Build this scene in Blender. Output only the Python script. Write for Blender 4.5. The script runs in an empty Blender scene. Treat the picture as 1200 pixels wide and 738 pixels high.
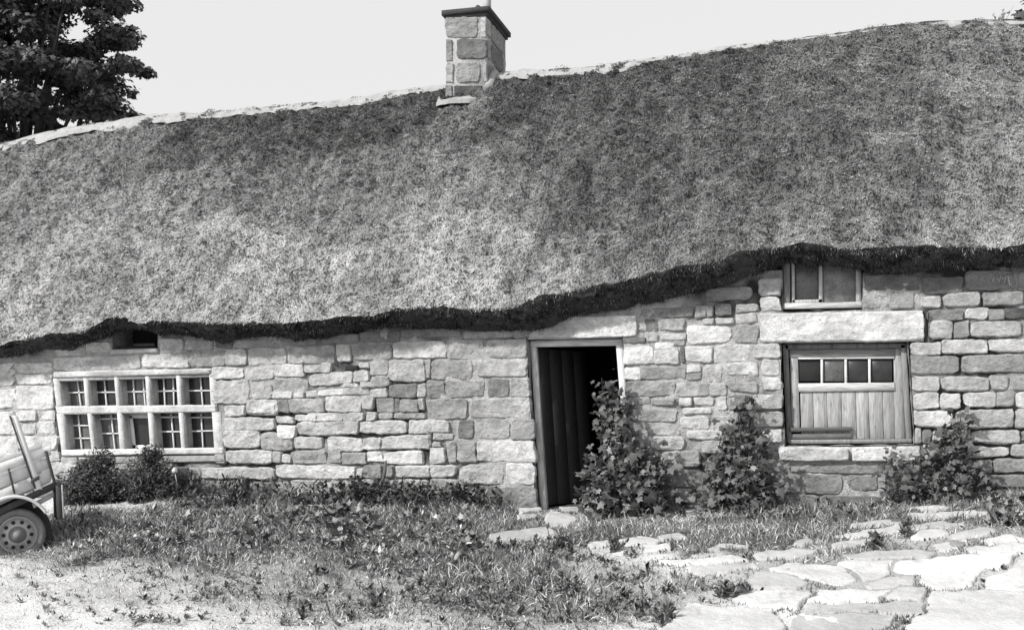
import bpy, math, random
import numpy as np
from mathutils import Vector

R = np.random.RandomState(7)
random.seed(7)
sc = bpy.context.scene
COL = sc.collection

# ------------------------------------------------------------------ camera, light, exposure
F = 1300.0                       # focal length in photograph pixels (1200 px wide)
HOR = 480.0                      # eye-level row in the photograph
YAW = math.radians(15.0)
CAM = np.array([0.0, -11.8, 1.55])
cd = bpy.data.cameras.new('camera'); cam = bpy.data.objects.new('camera', cd); COL.objects.link(cam)
cam.location = CAM; cam.rotation_euler = (math.pi/2, 0, YAW)
cd.sensor_width = 36; cd.lens = 36*F/1200.0; cd.shift_y = (HOR-369)/1200.0
cd.clip_end = 3000
sc.camera = cam
SUN_EL, SUN_AZ = math.radians(36), math.radians(38)      # azimuth: how far left of the wall normal the sun stands
sdir = Vector((-math.sin(SUN_AZ)*math.cos(SUN_EL), -math.cos(SUN_AZ)*math.cos(SUN_EL), math.sin(SUN_EL)))
sl = bpy.data.lights.new('sun', 'SUN'); sl.energy = 4.4; sl.angle = math.radians(2.0); sl.color = (1, .985, .97)
so = bpy.data.objects.new('sun', sl); COL.objects.link(so)
so.rotation_euler = sdir.to_track_quat('Z', 'Y').to_euler()
w = bpy.data.worlds.new('World'); sc.world = w; w.use_nodes = True
nt = w.node_tree; nt.nodes.clear()
sky = nt.nodes.new('ShaderNodeTexSky'); sky.sky_type = 'NISHITA'; sky.sun_disc = False
sky.sun_elevation = SUN_EL; sky.sun_rotation = math.pi + SUN_AZ
sky.dust_density = 6; sky.air_density = 1.0; sky.ozone_density = 0.5; sky.altitude = 0
bw = nt.nodes.new('ShaderNodeRGBToBW'); mixc = nt.nodes.new('ShaderNodeMath'); mixc.operation = 'MULTIPLY_ADD'
mixc.inputs[1].default_value = 0.35; mixc.inputs[2].default_value = 5.2      # thin white overcast veil
bg = nt.nodes.new('ShaderNodeBackground'); bg.inputs['Strength'].default_value = 0.13
wo = nt.nodes.new('ShaderNodeOutputWorld')
nt.links.new(sky.outputs[0], bw.inputs[0]); nt.links.new(bw.outputs[0], mixc.inputs[0])
nt.links.new(mixc.outputs[0], bg.inputs['Color']); nt.links.new(bg.outputs[0], wo.inputs[0])
sc.view_settings.view_transform = 'Standard'; sc.view_settings.look = 'None'
sc.view_settings.exposure = 0.12; sc.view_settings.gamma = 1.0
sc.view_settings.use_curve_mapping = False
sc.render.engine = 'CYCLES'
sc.render.filter_size = 1.9
sc.cycles.max_bounces = 5; sc.cycles.transparent_max_bounces = 6
sc.cycles.use_denoising = True

# ------------------------------------------------------------------ helpers: measuring the photograph
fw = np.array([-math.sin(YAW), math.cos(YAW), 0.0]); rt = np.array([math.cos(YAW), math.sin(YAW), 0.0]); up = np.array([0, 0, 1.0])
def ray(px, py):
    px = np.asarray(px, float); py = np.asarray(py, float)
    return fw + ((px-600)/F)[..., None]*rt + ((HOR-py)/F)[..., None]*up
def P(px, py, Y=0.0):
    d = ray(px, py); t = (Y-CAM[1])/d[..., 1]
    return CAM + t[..., None]*d
def pix(p):
    q = np.asarray(p, float)-CAM
    z = q@fw
    return 600+F*(q@rt)/z, HOR-F*q[..., 2]/z

def _h(ix, iy, iz):
    n = (ix*374761393 + iy*668265263 + iz*2147483647 + 144665) & 0xffffffff
    n = ((n ^ (n >> 13))*1274126177) & 0xffffffff
    n = ((n ^ (n >> 16))*2246822519) & 0xffffffff
    return ((n ^ (n >> 15)) & 0xffffff)/float(0xffffff)
def noise(x, y, z=0.0):
    x, y, z = np.broadcast_arrays(np.asarray(x, float), np.asarray(y, float), np.asarray(z, float))
    ix, iy, iz = np.floor(x).astype(np.int64), np.floor(y).astype(np.int64), np.floor(z).astype(np.int64)
    fx, fy, fz = x-ix, y-iy, z-iz
    fx, fy, fz = [f*f*(3-2*f) for f in (fx, fy, fz)]
    r = 0
    for a in (0, 1):
        for b in (0, 1):
            for c in (0, 1):
                r = r + _h(ix+a, iy+b, iz+c)*(fx if a else 1-fx)*(fy if b else 1-fy)*(fz if c else 1-fz)
    return r*2-1
def fbm(x, y, z=0.0, o=4, g=.5):
    s, a, k = 0, 1.0, 1.0
    for i in range(o):
        s = s + a*noise(np.asarray(x)*k+i*17.3, np.asarray(y)*k+i*5.1, np.asarray(z)*k); a *= g; k *= 2.03
    return s

# ------------------------------------------------------------------ helpers: meshes
def mesh_np(name, V, T=None, Q=None, col=None, smooth=False, mats=(), matidx=None):
    me = bpy.data.meshes.new(name)
    V = np.asarray(V, np.float32)
    T = np.zeros((0, 3), np.int32) if T is None else np.asarray(T, np.int32)
    Q = np.zeros((0, 4), np.int32) if Q is None else np.asarray(Q, np.int32)
    me.vertices.add(len(V)); me.vertices.foreach_set('co', V.ravel())
    nl = T.size+Q.size
    me.loops.add(nl); me.loops.foreach_set('vertex_index', np.concatenate([T.ravel(), Q.ravel()]).astype(np.int32))
    npoly = len(T)+len(Q)
    me.polygons.add(npoly)
    ls = np.concatenate([np.arange(len(T))*3, T.size+np.arange(len(Q))*4]).astype(np.int32)
    me.polygons.foreach_set('loop_start', ls)
    me.polygons.foreach_set('loop_total', np.concatenate([np.full(len(T), 3), np.full(len(Q), 4)]).astype(np.int32))
    if smooth: me.polygons.foreach_set('use_smooth', np.ones(npoly, bool))
    for m in mats: me.materials.append(m)
    if matidx is not None: me.polygons.foreach_set('material_index', np.asarray(matidx, np.int32))
    me.update(calc_edges=True); me.validate()
    if col is not None:
        a = me.color_attributes.new('Col', 'FLOAT_COLOR', 'POINT')
        c = np.ones((len(V), 4), np.float32); c[:, :3] = np.asarray(col, np.float32)[:, None]
        a.data.foreach_set('color', c.ravel())
    return me
def link(name, me, parent=None, **tags):
    o = bpy.data.objects.new(name, me); COL.objects.link(o)
    if parent is not None:
        o.parent = parent
        o.matrix_parent_inverse = world_of(parent).inverted()
    for k, v in tags.items(): o[k] = v
    return o
def world_of(o):
    m = o.matrix_basis.copy()
    if o.parent: m = world_of(o.parent) @ o.matrix_parent_inverse @ m
    return m
def thing(name, label, cat, loc=(0, 0, 0), group=None):
    o = bpy.data.objects.new(name, None); COL.objects.link(o); o.location = loc; o.empty_display_size = .2
    o['label'] = label; o['category'] = cat
    if group: o['group'] = group
    return o
class MB:
    """collects vertices, triangles and quads of one mesh"""
    def __init__(s): s.V, s.T, s.Q, s.C, s.n = [], [], [], [], 0
    def add(s, V, T=None, Q=None, c=.5):
        V = np.asarray(V, float).reshape(-1, 3)
        if T is not None and len(T): s.T.append(np.asarray(T)+s.n)
        if Q is not None and len(Q): s.Q.append(np.asarray(Q)+s.n)
        s.C.append(np.broadcast_to(np.asarray(c, float), (len(V),))); s.V.append(V); s.n += len(V)
    def mesh(s, name, mat, smooth=False):
        T = np.concatenate(s.T) if s.T else None; Q = np.concatenate(s.Q) if s.Q else None
        return mesh_np(name, np.concatenate(s.V), T, Q, np.concatenate(s.C), smooth, [mat])
    def build(s, name, mat, parent=None, smooth=False, **tags):
        return link(name, s.mesh(name, mat, smooth), parent, **tags)
    def grid(s, G, c=.5, close=False):
        """G: (a,b,3) array of points"""
        a, b = G.shape[:2]; i = np.arange(a*b).reshape(a, b)
        q = np.stack([i[:-1, :-1], i[1:, :-1], i[1:, 1:], i[:-1, 1:]], -1).reshape(-1, 4)
        c = np.asarray(c, float); s.add(G.reshape(-1, 3), Q=q, c=c.ravel() if c.ndim else c)
    def hexa(s, p, c=.5, bev=.006):
        """box from 8 corners (4 of the front face anticlockwise, then 4 of the back face) with a small bevel on the front edges"""
        p = np.asarray(p, float); f, b = p[:4], p[4:]
        ctr = f.mean(0); dvec = (b-f).mean(0); dn = dvec/max(1e-6, np.linalg.norm(dvec))
        L = np.linalg.norm(f-ctr, axis=1, keepdims=True)
        f2 = ctr+(f-ctr)*(1-np.minimum(.3, bev*1.4/L)); f1 = f+dn*bev
        V = np.concatenate([f2, f1, b])
        Q = [[0, 1, 2, 3], [11, 10, 9, 8]]
        for k in range(4):
            j = (k+1) % 4; Q += [[k, k+4, j+4, j], [k+4, k+8, j+8, j+4]]
        s.add(V, Q=Q, c=c)
    def box(s, x0, x1, y0, y1, z0, z1, c=.5, bev=.006):
        s.hexa([(x0, y0, z0), (x1, y0, z0), (x1, y0, z1), (x0, y0, z1), (x0, y1, z0), (x1, y1, z0), (x1, y1, z1), (x0, y1, z1)], c, bev)
    def pslab(s, poly, Yf, Yb, c=.5, bev=.006, Ym=None):
        """slab whose front outline is the photographed quad (px) measured on the plane Y=Yf, running back to Yb"""
        q = np.array([P(x, y, Yf) for x, y in poly]); b = q.copy(); b[:, 1] = Yb
        s.hexa(np.concatenate([q, b]), c, bev)
    def tube(s, pts, r, n=8, c=.5, cap=True):
        pts = np.asarray(pts, float); r = np.broadcast_to(np.asarray(r, float), (len(pts),))
        rings = []
        t0 = None
        for i in range(len(pts)):
            d = pts[min(i+1, len(pts)-1)]-pts[max(i-1, 0)]; d = d/(np.linalg.norm(d)+1e-9)
            a = np.cross(d, (0.13, .2, .97)) if abs(d[2]) < .9 else np.cross(d, (1, .1, 0)); a /= np.linalg.norm(a); b = np.cross(d, a)
            th = np.arange(n)*2*math.pi/n
            rings.append(pts[i]+r[i]*(np.cos(th)[:, None]*a+np.sin(th)[:, None]*b))
        V = np.concatenate(rings); Q = []
        for i in range(len(pts)-1):
            for k in range(n):
                j = (k+1) % n; Q.append([i*n+k, i*n+j, (i+1)*n+j, (i+1)*n+k])
        T = []
        if cap:
            V = np.concatenate([V, pts[:1], pts[-1:]]); m = len(pts)*n
            for k in range(n):
                j = (k+1) % n; T.append([m, j, k]); T.append([m+1, (len(pts)-1)*n+k, (len(pts)-1)*n+j])
        s.add(V, T=T, Q=Q, c=c)

# ------------------------------------------------------------------ materials (the photograph is black and white: all neutral greys)
def mat(name, base=None, rough=.9, spec=.2, var=.25, scale=8, fine=60, bump=.3, bdist=.01, stain=0, stainscale=3, contrast=None, metal=0, stretch=None, fmix=.5):
    m = bpy.data.materials.new(name); m.use_nodes = True; t = m.node_tree; N = t.nodes; L = t.links
    b = N['Principled BSDF']; b.inputs['Roughness'].default_value = rough; b.inputs['Specular IOR Level'].default_value = spec
    b.inputs['Metallic'].default_value = metal
    tc = N.new('ShaderNodeNewGeometry')
    pos = tc.outputs['Position']
    if stretch:
        vm = N.new('ShaderNodeVectorMath'); vm.operation = 'MULTIPLY'; vm.inputs[1].default_value = stretch; L.new(pos, vm.inputs[0]); pos = vm.outputs[0]
    def nz(sc_, det=6, ro=.6, dis=0):
        n = N.new('ShaderNodeTexNoise'); n.inputs['Scale'].default_value = sc_; n.inputs['Detail'].default_value = det
        n.inputs['Roughness'].default_value = ro; n.inputs['Distortion'].default_value = dis
        L.new(pos, n.inputs['Vector']); return n.outputs['Fac']
    def mth(op, a, b_=None, c_=None, clamp=False):
        n = N.new('ShaderNodeMath'); n.operation = op; n.use_clamp = clamp
        for i, v in enumerate((a, b_, c_)):
            if v is None: continue
            if isinstance(v, (int, float)): n.inputs[i].default_value = v
            else: L.new(v, n.inputs[i])
        return n.outputs[0]
    big, fin = nz(scale), nz(fine, 4, .7)
    mixn = mth('ADD', mth('MULTIPLY', big, 1-fmix), mth('MULTIPLY', fin, fmix))
    hgt = fin if fmix >= .45 else mixn
    k = mth('MULTIPLY_ADD', mth('SUBTRACT', mixn, .5), var*7, 1.0)
    k = mth('MAXIMUM', k, .12)
    if stain:
        s_ = nz(stainscale, 8, .7, .6)
        r = N.new('ShaderNodeMapRange'); r.inputs['From Min'].default_value = .56; r.inputs['From Max'].default_value = .72
        r.inputs['To Min'].default_value = 1; r.inputs['To Max'].default_value = 1-stain; L.new(s_, r.inputs['Value'])
        k = mth('MULTIPLY', k, r.outputs[0])
    if base is None:
        at = N.new('ShaderNodeAttribute'); at.attribute_name = 'Col'; v = mth('MULTIPLY', at.outputs['Fac'], k, None, True)
    else: v = mth('MULTIPLY', k, base, None, True)
    cb = N.new('ShaderNodeCombineColor')
    for i in range(3): L.new(v, cb.inputs[i])
    L.new(cb.outputs[0], b.inputs['Base Color'])
    if bump:
        bp = N.new('ShaderNodeBump'); bp.inputs['Strength'].default_value = bump; bp.inputs['Distance'].default_value = bdist
        L.new(hgt, bp.inputs['Height']); L.new(bp.outputs[0], b.inputs['Normal'])
    return m
M_STONE = mat('weathered_sandstone', None, .95, .1, .32, 9, 38, 1.0, .035, stain=.62, stainscale=9, fmix=.42, stretch=(1, 1, 1.5))
M_MORTAR = mat('lime_mortar', None, 1, .05, .30, 9, 45, 1.0, .03, stain=.45, stainscale=6)
M_STRAW = mat('weathered_straw', None, 1, .05, .26, 5, 34, .5, .02, fmix=.65)
M_RIDGE = mat('lime_ridge', .34, .95, .1, .2, 6, 40, .8, .02, stain=.65, stainscale=13)
M_WOODP = mat('pale_weathered_wood', None, .85, .15, .36, 38, 90, .7, .005, stain=.6, stainscale=16, stretch=(1, 1, .10))
M_WOODH = mat('pale_weathered_rail', None, .85, .15, .36, 38, 90, .7, .005, stain=.6, stainscale=16, stretch=(.10, 1, 1))
M_GRIM = mat('grimy_timber', None, .85, .15, .30, 45, 110, .6, .004, stain=.25, stainscale=30, stretch=(1, 1, .2))
M_LEAF = mat('leaf', None, .55, .4, .15, 4, 30, 0, 0)
M_GRASS = mat('grass_blade', None, .7, .25, .15, 3, 30, 0, 0)
M_BARK = mat('bark', .07, .95, .1, .3, 6, 40, .8, .03)
M_GROUND = mat('dusty_earth', None, 1, .05, .18, 5, 34, 1.0, .04, stain=.3, stainscale=6)
M_SLAB = mat('worn_flagstone', None, .9, .2, .15, 5, 45, .9, .015, stain=.35, stainscale=4.5)
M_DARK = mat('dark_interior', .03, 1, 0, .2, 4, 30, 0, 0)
M_IRON = mat('rusty_iron', .05, .7, .3, .3, 20, 90, .4, .004)
M_RUBBER = mat('dusty_rubber', .15, .85, .2, .22, 14, 60, .4, .005)
M_PAINT = mat('faded_cart_paint', None, .6, .3, .12, 8, 70, .25, .004, stain=.3, stainscale=10)
def glass_mat(name, base, rough):
    m = mat(name, base, rough, .5, .5, 6, 40, .15, .003, stain=.5, stainscale=9); return m
M_GLASS = glass_mat('dirty_glass', .022, .22)
M_GLASS2 = glass_mat('dusty_glass', .085, .3)

# ------------------------------------------------------------------ the terrain
def curve(pts, Y):
    pts = np.array(pts, float); W = P(pts[:, 0], pts[:, 1], Y); o = np.argsort(W[:, 0]); W = W[o]
    return lambda X: np.interp(X, W[:, 0], W[:, 2])
basez = curve([(-300, 578), (0, 585), (250, 579), (450, 586), (636, 597), (760, 597), (950, 592), (1100, 584), (1200, 574), (1500, 560)], 0)
def H(X, Y):
    X = np.asarray(X, float); Y = np.asarray(Y, float)
    t = np.clip(-Y/4.3, 0, 1); s = 1-t*t*(3-2*t); s = .55*s+.45*(1-t)**1.2
    z = basez(X)*s
    z = z + .10*np.clip((X-1)/5, 0, 1)*np.clip(-Y/2.5, 0, 1)*np.clip((9+Y)/5, 0, 1)
    z = z + .03*fbm(X*.9, Y*.9, 3.1, 3)*np.clip(-Y*2, 0.15, 1)
    return np.where(Y > 6.5, z*.9, z)
def G(px, py):
    """the point of the ground seen at a photograph pixel"""
    d = ray(px, py); t = np.full(np.shape(px), 4.0, float); hit = np.zeros(np.shape(px), bool)
    for i in range(400):
        p = CAM+t[..., None]*d
        under = p[..., 2] < H(p[..., 0], p[..., 1])
        hit = hit | under
        t = np.where(hit, t, t+.03)
    p = CAM+t[..., None]*d
    return p
gx = np.concatenate([-np.geomspace(11.1, 420, 26)[::-1], np.arange(-11, 4.0, .04), np.geomspace(4.05, 420, 30)])
gy = np.concatenate([-np.geomspace(9.0, 420, 22)[::-1], np.arange(-8.9, .6, .045), np.geomspace(.7, 420, 26)])
GX, GY = np.meshgrid(gx, gy, indexing='ij')
def Gdetail(X, Y): return .016*fbm(X*4, Y*4, 1, 3)+.012*noise(X*11, Y*11)
GZ = H(GX, GY)+Gdetail(GX, GY)*((GX > -11.3) & (GX < 4.2))
def dens(px, py):
    """how thickly the ground is overgrown (0..1), read off the photograph"""
    px = np.asarray(px, float); py = np.asarray(py, float)
    px, py = px+35*fbm(px/55, py/22, 5, 3), py+13*fbm(px/50, py/20, 6, 3)
    def blob(cx, cy, sx, sy, a): return a*np.exp(-(((px-cx)/sx)**2+((py-cy)/sy)**2)**1.5)
    d = blob(120, 628, 210, 26, 1.1)+blob(330, 620, 200, 38, 1.2)+blob(480, 625, 150, 38, 1.0)+blob(560, 665, 140, 32, .32)
    d = d+blob(630, 700, 120, 56, .5)+blob(860, 612, 190, 20, 1.0)+blob(1060, 602, 130, 16, .95)+blob(720, 620, 90, 20, .6)+blob(1170, 590, 80, 20, .9)
    d = d+blob(890, 628, 70, 12, .5)+blob(850, 683, 60, 14, .4)+blob(320, 690, 260, 40, .22)+blob(780, 690, 60, 40, .25)+blob(440, 725, 160, 30, .18)+blob(1160, 625, 60, 14, .5)
    d = d+blob(1200, 608, 90, 10, .4)+blob(980, 640, 190, 16, .55)+blob(200, 680, 190, 24, .16)+blob(430, 690, 170, 36, .16)+blob(560, 600, 60, 12, .5)+.07
    return np.clip(d, 0, 1)
_px, _py = pix(np.stack([GX, np.minimum(GY, -.05), GZ], -1))
_front = (GY > -9.5) & (GX > -11.5) & (GX < 5)
D = np.where(_front, dens(_px, _py), .5)
_cr = np.exp(-((_px-1020)/210)**4-((_py-668)/48)**4)*_front
D = np.maximum(D, .5*_cr)
gb = MB(); gb.grid(np.stack([GX, GY, GZ], -1), c=np.where(D > 0, .74-.58*np.clip(D*1.2, 0, 1), .5)*(1+.1*fbm(GX*1.5, GY*1.5, 9, 3)))
gb.build('ground', M_GROUND, smooth=True, kind='structure')

# ------------------------------------------------------------------ outlines of the cottage
LIP_Y, RIDGE_Y, BOT_Y = -.38, 2.9, -.05
lip_pts = [(-500, 470), (-100, 420), (0, 404), (25, 399), (50, 393), (80, 390), (100, 387), (112, 381), (125, 375), (138, 373), (150, 374), (158, 379), (166, 382), (178, 379), (225, 377), (300, 378),
           (340, 379), (385, 376), (436, 370), (467, 363), (494, 360), (550, 362), (600, 361), (640, 347), (675, 339), (700, 333), (720, 333), (760, 321), (775, 319), (815, 310), (850, 302), (865, 294), (900, 291), (940, 287),
           (975, 289), (1000, 294), (1060, 291), (1130, 289), (1200, 290), (1500, 282), (1700, 280)]
bot_pts = [(-500, 500), (-100, 440), (0, 423), (37, 417), (75, 412), (105, 404), (130, 397), (136, 391), (158, 388), (183, 391), (190, 396), (212, 397), (235, 399), (262, 406), (275, 400), (300, 398), (350, 401), (385, 398), (420, 392), (450, 388), (500, 386),
           (540, 389), (580, 391), (620, 391), (645, 387), (672, 375), (725, 366), (750, 360), (812, 346), (865, 334), (890, 325), (915, 314), (960, 313), (1000, 318), (1015, 322), (1060, 322), (1100, 318), (1200, 316), (1500, 312), (1700, 310)]
sky_pts = [(-600, 265), (-200, 205), (0, 173), (40, 161), (81, 152), (122, 146), (184, 137), (244, 135), (298, 130), (400, 120), (480, 107), (530, 101), (570, 92), (600, 86), (640, 85), (700, 81), (740, 75), (800, 67), (840, 59), (900, 52), (960, 45), (1000, 39), (1040, 33), (1100, 28), (1170, 25), (1192, 27), (1260, 20)]
band_pts = [(-600, 280), (-200, 218), (0, 185), (54, 174), (92, 163), (163, 157), (244, 145), (298, 139), (400, 131), (480, 117), (530, 108), (570, 97), (600, 96), (640, 98), (700, 93), (730, 88), (760, 77), (850, 66), (1000, 47), (1040, 40), (1190, 37), (1260, 30)]
X_END = float(P(1193, 26, RIDGE_Y)[0])          # the right gable
X_BEG = -14.0
lip0, bot0, ridf = curve(lip_pts, LIP_Y), curve(bot_pts, BOT_Y), curve(sky_pts, RIDGE_Y)
def lipf(X): return lip0(X)+.014*noise(X*3, 1.5)+.012*noise(X*9, 7.5)+.008*noise(X*24, 3.5)
def botf(X): return .035+bot0(X)+.028*noise(X*2.4, 21.5)+.022*noise(X*8, 27.5)+.014*noise(X*21, 23.5)
def smoothed(f, s):
    xs = np.arange(-18, 10, .05); k = np.exp(-(np.arange(-60, 61)*.05/s)**2/2); k /= k.sum()
    v = np.convolve(np.pad(f(xs), 60, mode='edge'), k, mode='valid'); return lambda X: np.interp(X, xs, v)
lips, rids = smoothed(lipf, .55), smoothed(ridf, .12)

cot = thing('stone_cottage', 'long low stone cottage with thatched roof, open doorway and mullioned window', 'cottage', (0, 0, float(basez(0.5))))

# ------------------------------------------------------------------ openings in the front wall (photograph quads on the wall plane)
def rect(x0, y0, x1, y1): return [(x0, y1), (x1, y1), (x1, y0), (x0, y0)]
OPEN = {
    'window': [(70, 540), (262, 532), (246, 437), (62, 442)],
    'door': [(629, 605), (741, 605), (729, 390), (618, 392)],
    'shutter': [(921, 522), (1071, 520), (1063, 400), (915, 401)],
    'upper': [(918, 364), (1010, 361), (1009, 300), (918, 300)],
    'vent': [(133, 411), (184, 410), (183, 376), (132, 376)],
}
OW = {k: np.array([P(x, y, 0) for x, y in v])[:, [0, 2]] for k, v in OPEN.items()}
def inside_any(X, Z, grow=0.0):
    r = np.zeros(np.shape(X), bool)
    for q in OW.values():
        i = np.ones(np.shape(X), bool)
        for k in range(4):
            a, b = q[k], q[(k+1) % 4]; e = b-a; n = np.array([-e[1], e[0]])/np.linalg.norm(e)
            i &= ((X-a[0])*n[0]+(Z-a[1])*n[1]) > -grow
        r |= i
    return r

# ------------------------------------------------------------------ stones of the wall, each measured in the photograph: x0 y0 x1 y1 tone [slope]; stones under the eave have its shade partly in their tone
ST = """-45,430,-4,455,8;-2,427,17,453,8,-3;19,425,60,437,8;20,439,60,450,8;20,452,61,478,8;-6,457,18,479,8,-3;-50,458,-8,480,7;-50,483,-5,508,8;-3,482,17,508,8;19,481,43,494,8;45,481,62,491,8;19,496,42,508,7;44,493,64,508,8;-40,512,20,536,8;22,511,66,527,8;22,529,68,541,7;-40,540,30,565,7;32,543,80,560,7;-40,568,40,585,6;42,563,110,583,6
64,418,163,434,8,-1;166,415,221,431,8,-1;65,406,100,416,8;102,401,130,413,8;187,397,214,413,8;216,398,250,410,7;224,412,264,429,6;265,410,288,428,7;290,408,337,428,7;339,406,392,427,6;252,400,272,408,4;274,399,326,407,6;328,397,370,404,5;372,392,420,403,5;422,389,470,401,5;471,386,540,397,5;543,388,600,397,6;602,386,625,396,6
247,431,285,444,8;287,430,321,445,7;322,426,355,442,8;357,425,386,437,8;363,439,411,453,8,-4;404,428,418,434,2;393,405,412,424,8;414,404,459,422,6;461,400,521,419,8;420,425,433,431,7;434,424,453,439,7;413,434,432,446,8;403,449,420,453,8;421,448,434,453,7;372,456,402,463,8;403,454,431,463,7;434,455,452,466,8;436,442,455,453,6;455,421,498,447,7;454,450,488,466,5;489,450,498,465,8
247,446,292,473,7;295,449,318,467,7;320,445,361,457,6;320,459,342,466,8;344,459,357,465,8;359,458,371,465,8;289,469,325,485,8;326,468,338,484,5;339,467,379,483,6;382,464,424,482,8;425,464,439,480,8;441,467,461,483,5;462,467,468,483,5;469,467,488,482,7;490,467,496,480,7
262,476,286,488,8;288,472,322,486,8;261,490,320,503,8;262,505,304,524,8;306,508,341,527,7;324,499,346,515,8;325,488,345,496,7;347,486,370,494,8;360,484,401,493,8;402,484,427,493,8;430,483,442,492,8;443,484,460,491,8;461,484,497,491,7;349,495,418,509,8,-1;420,494,477,508,8;479,493,506,507,8;345,512,378,525,8;384,512,425,529,8;426,512,444,526,8;446,511,503,526,8,-1
265,528,318,543,8;320,530,328,542,7;329,533,342,542,8;342,528,382,544,6;384,528,398,543,6;399,531,430,543,7;431,530,448,541,8;449,529,496,543,8;235,547,320,561,7;323,545,415,560,8;416,549,425,560,6;427,545,447,560,5;453,546,461,558,5;463,546,503,558,8;235,563,262,580,5;262,564,290,578,6;292,564,340,580,6;342,562,400,578,7;402,562,440,578,7;442,562,500,578,7;250,531,264,543,6;60,543,98,556,8;100,547,165,565,6;167,547,233,562,6;110,567,170,585,5;172,564,233,583,5;235,582,300,598,5;302,582,370,598,5;372,580,440,596,5;442,580,500,600,5
524,399,566,420,6;570,398,616,419,6;492,422,504,444,7;506,422,554,444,6;558,421,618,441,7;500,446,522,466,6;524,445,567,465,6;571,445,596,465,5;598,443,620,465,6;499,468,547,490,6;552,467,621,489,7;499,492,527,506,8;536,493,554,514,5;556,491,598,514,6;600,490,626,514,6;508,508,530,516,7;490,511,504,525,8;505,525,522,543,8;507,518,516,523,7;524,517,534,541,6;536,517,557,541,6;559,516,627,541,8;538,544,590,567,7;592,544,628,567,8;504,544,534,558,8;505,561,536,578,6;540,570,556,578,7;558,570,629,596,5;502,580,556,596,5
748,374,772,389,4;774,374,803,388,6;751,362,812,372,5;774,390,804,399,8;757,391,771,401,7;768,401,790,407,9;790,394,804,405,6;729,395,756,403,4;815,358,836,372,6;838,357,859,370,4;828,339,882,354,5,-4;862,357,889,366,6;862,368,887,379,7;837,373,860,380,8;823,374,836,380,7;814,362,826,372,5;888,327,914,346,7;891,349,915,365,7;806,382,857,403,9;859,381,887,402,6
731,406,766,428,9;767,407,796,427,8;797,407,803,425,4;803,406,834,425,8;836,405,880,425,8,-2;882,403,914,420,7;731,430,749,444,9;750,430,804,445,6;805,427,822,436,8;805,438,822,445,6;824,427,845,448,8;847,424,890,440,8;892,422,914,440,8;732,447,791,464,6;793,448,831,464,7;833,450,852,463,8;854,447,888,460,6;895,443,915,458,8;733,466,762,474,6;764,467,790,476,6;795,466,811,476,8;813,466,838,475,8;800,478,834,485,8;840,465,852,481,8;854,463,878,481,5;880,462,916,479,7,-1
740,479,793,494,6;742,496,796,510,6;797,487,831,502,8;833,486,862,504,7;864,484,880,500,4;883,483,917,500,6;804,505,846,514,8;847,505,868,518,6;870,504,892,519,5;894,503,918,518,8;737,512,760,522,6;764,512,802,526,7;775,529,820,547,6;822,516,850,531,6;852,520,868,536,5;870,521,908,534,5;788,550,825,570,5;827,535,870,558,5;872,537,906,552,5;790,573,815,588,6;817,562,870,590,5;740,524,772,548,5;740,550,786,572,5;742,574,788,595,5;872,556,903,577,5;872,579,903,597,5;925,544,1034,554,5;905,556,938,577,5;943,556,988,577,5;994,556,1028,575,5;1036,544,1078,570,5;905,579,960,595,5;962,579,1030,594,5;1032,573,1090,590,5
1012,344,1042,361,6;1044,343,1071,360,6;1012,323,1078,342,4;1080,325,1129,345,4;1131,318,1191,341,5;1193,318,1240,341,5;1079,347,1104,361,8;1106,344,1149,360,7;1152,342,1200,358,6;1202,343,1240,358,6;1087,363,1130,376,5;1131,361,1157,375,8;1158,361,1177,374,6;1179,362,1240,374,3;1089,377,1116,397,7;1118,377,1136,396,6;1138,376,1198,395,7;1200,377,1240,395,6
1068,402,1103,416,8;1105,398,1158,415,8,-1;1160,398,1240,411,8;1068,418,1126,438,6;1129,416,1240,437,6;1069,441,1103,458,8;1104,441,1160,457,7;1161,441,1183,457,6;1185,439,1240,457,6;1070,460,1100,479,8;1103,460,1126,478,8;1129,460,1167,477,8;1169,460,1189,475,6;1191,459,1240,477,8;1071,482,1118,500,8;1120,479,1187,500,7;1190,480,1240,501,7;1072,503,1080,519,6;1082,504,1091,519,5;1093,503,1137,519,7;1139,504,1195,518,7;1197,504,1240,518,6;1082,522,1100,538,8;1102,522,1128,537,7;1130,523,1182,535,8;1185,520,1240,534,7;1081,540,1110,554,5;1112,540,1142,554,5;1144,539,1163,553,6;1165,537,1240,553,6;1092,556,1150,572,5;1152,556,1215,570,6;1092,575,1160,592,5;1162,573,1240,590,5"""
TONE = {9: .62, 8: .54, 7: .43, 6: .33, 5: .245, 4: .17, 3: .12, 2: .05}
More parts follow.
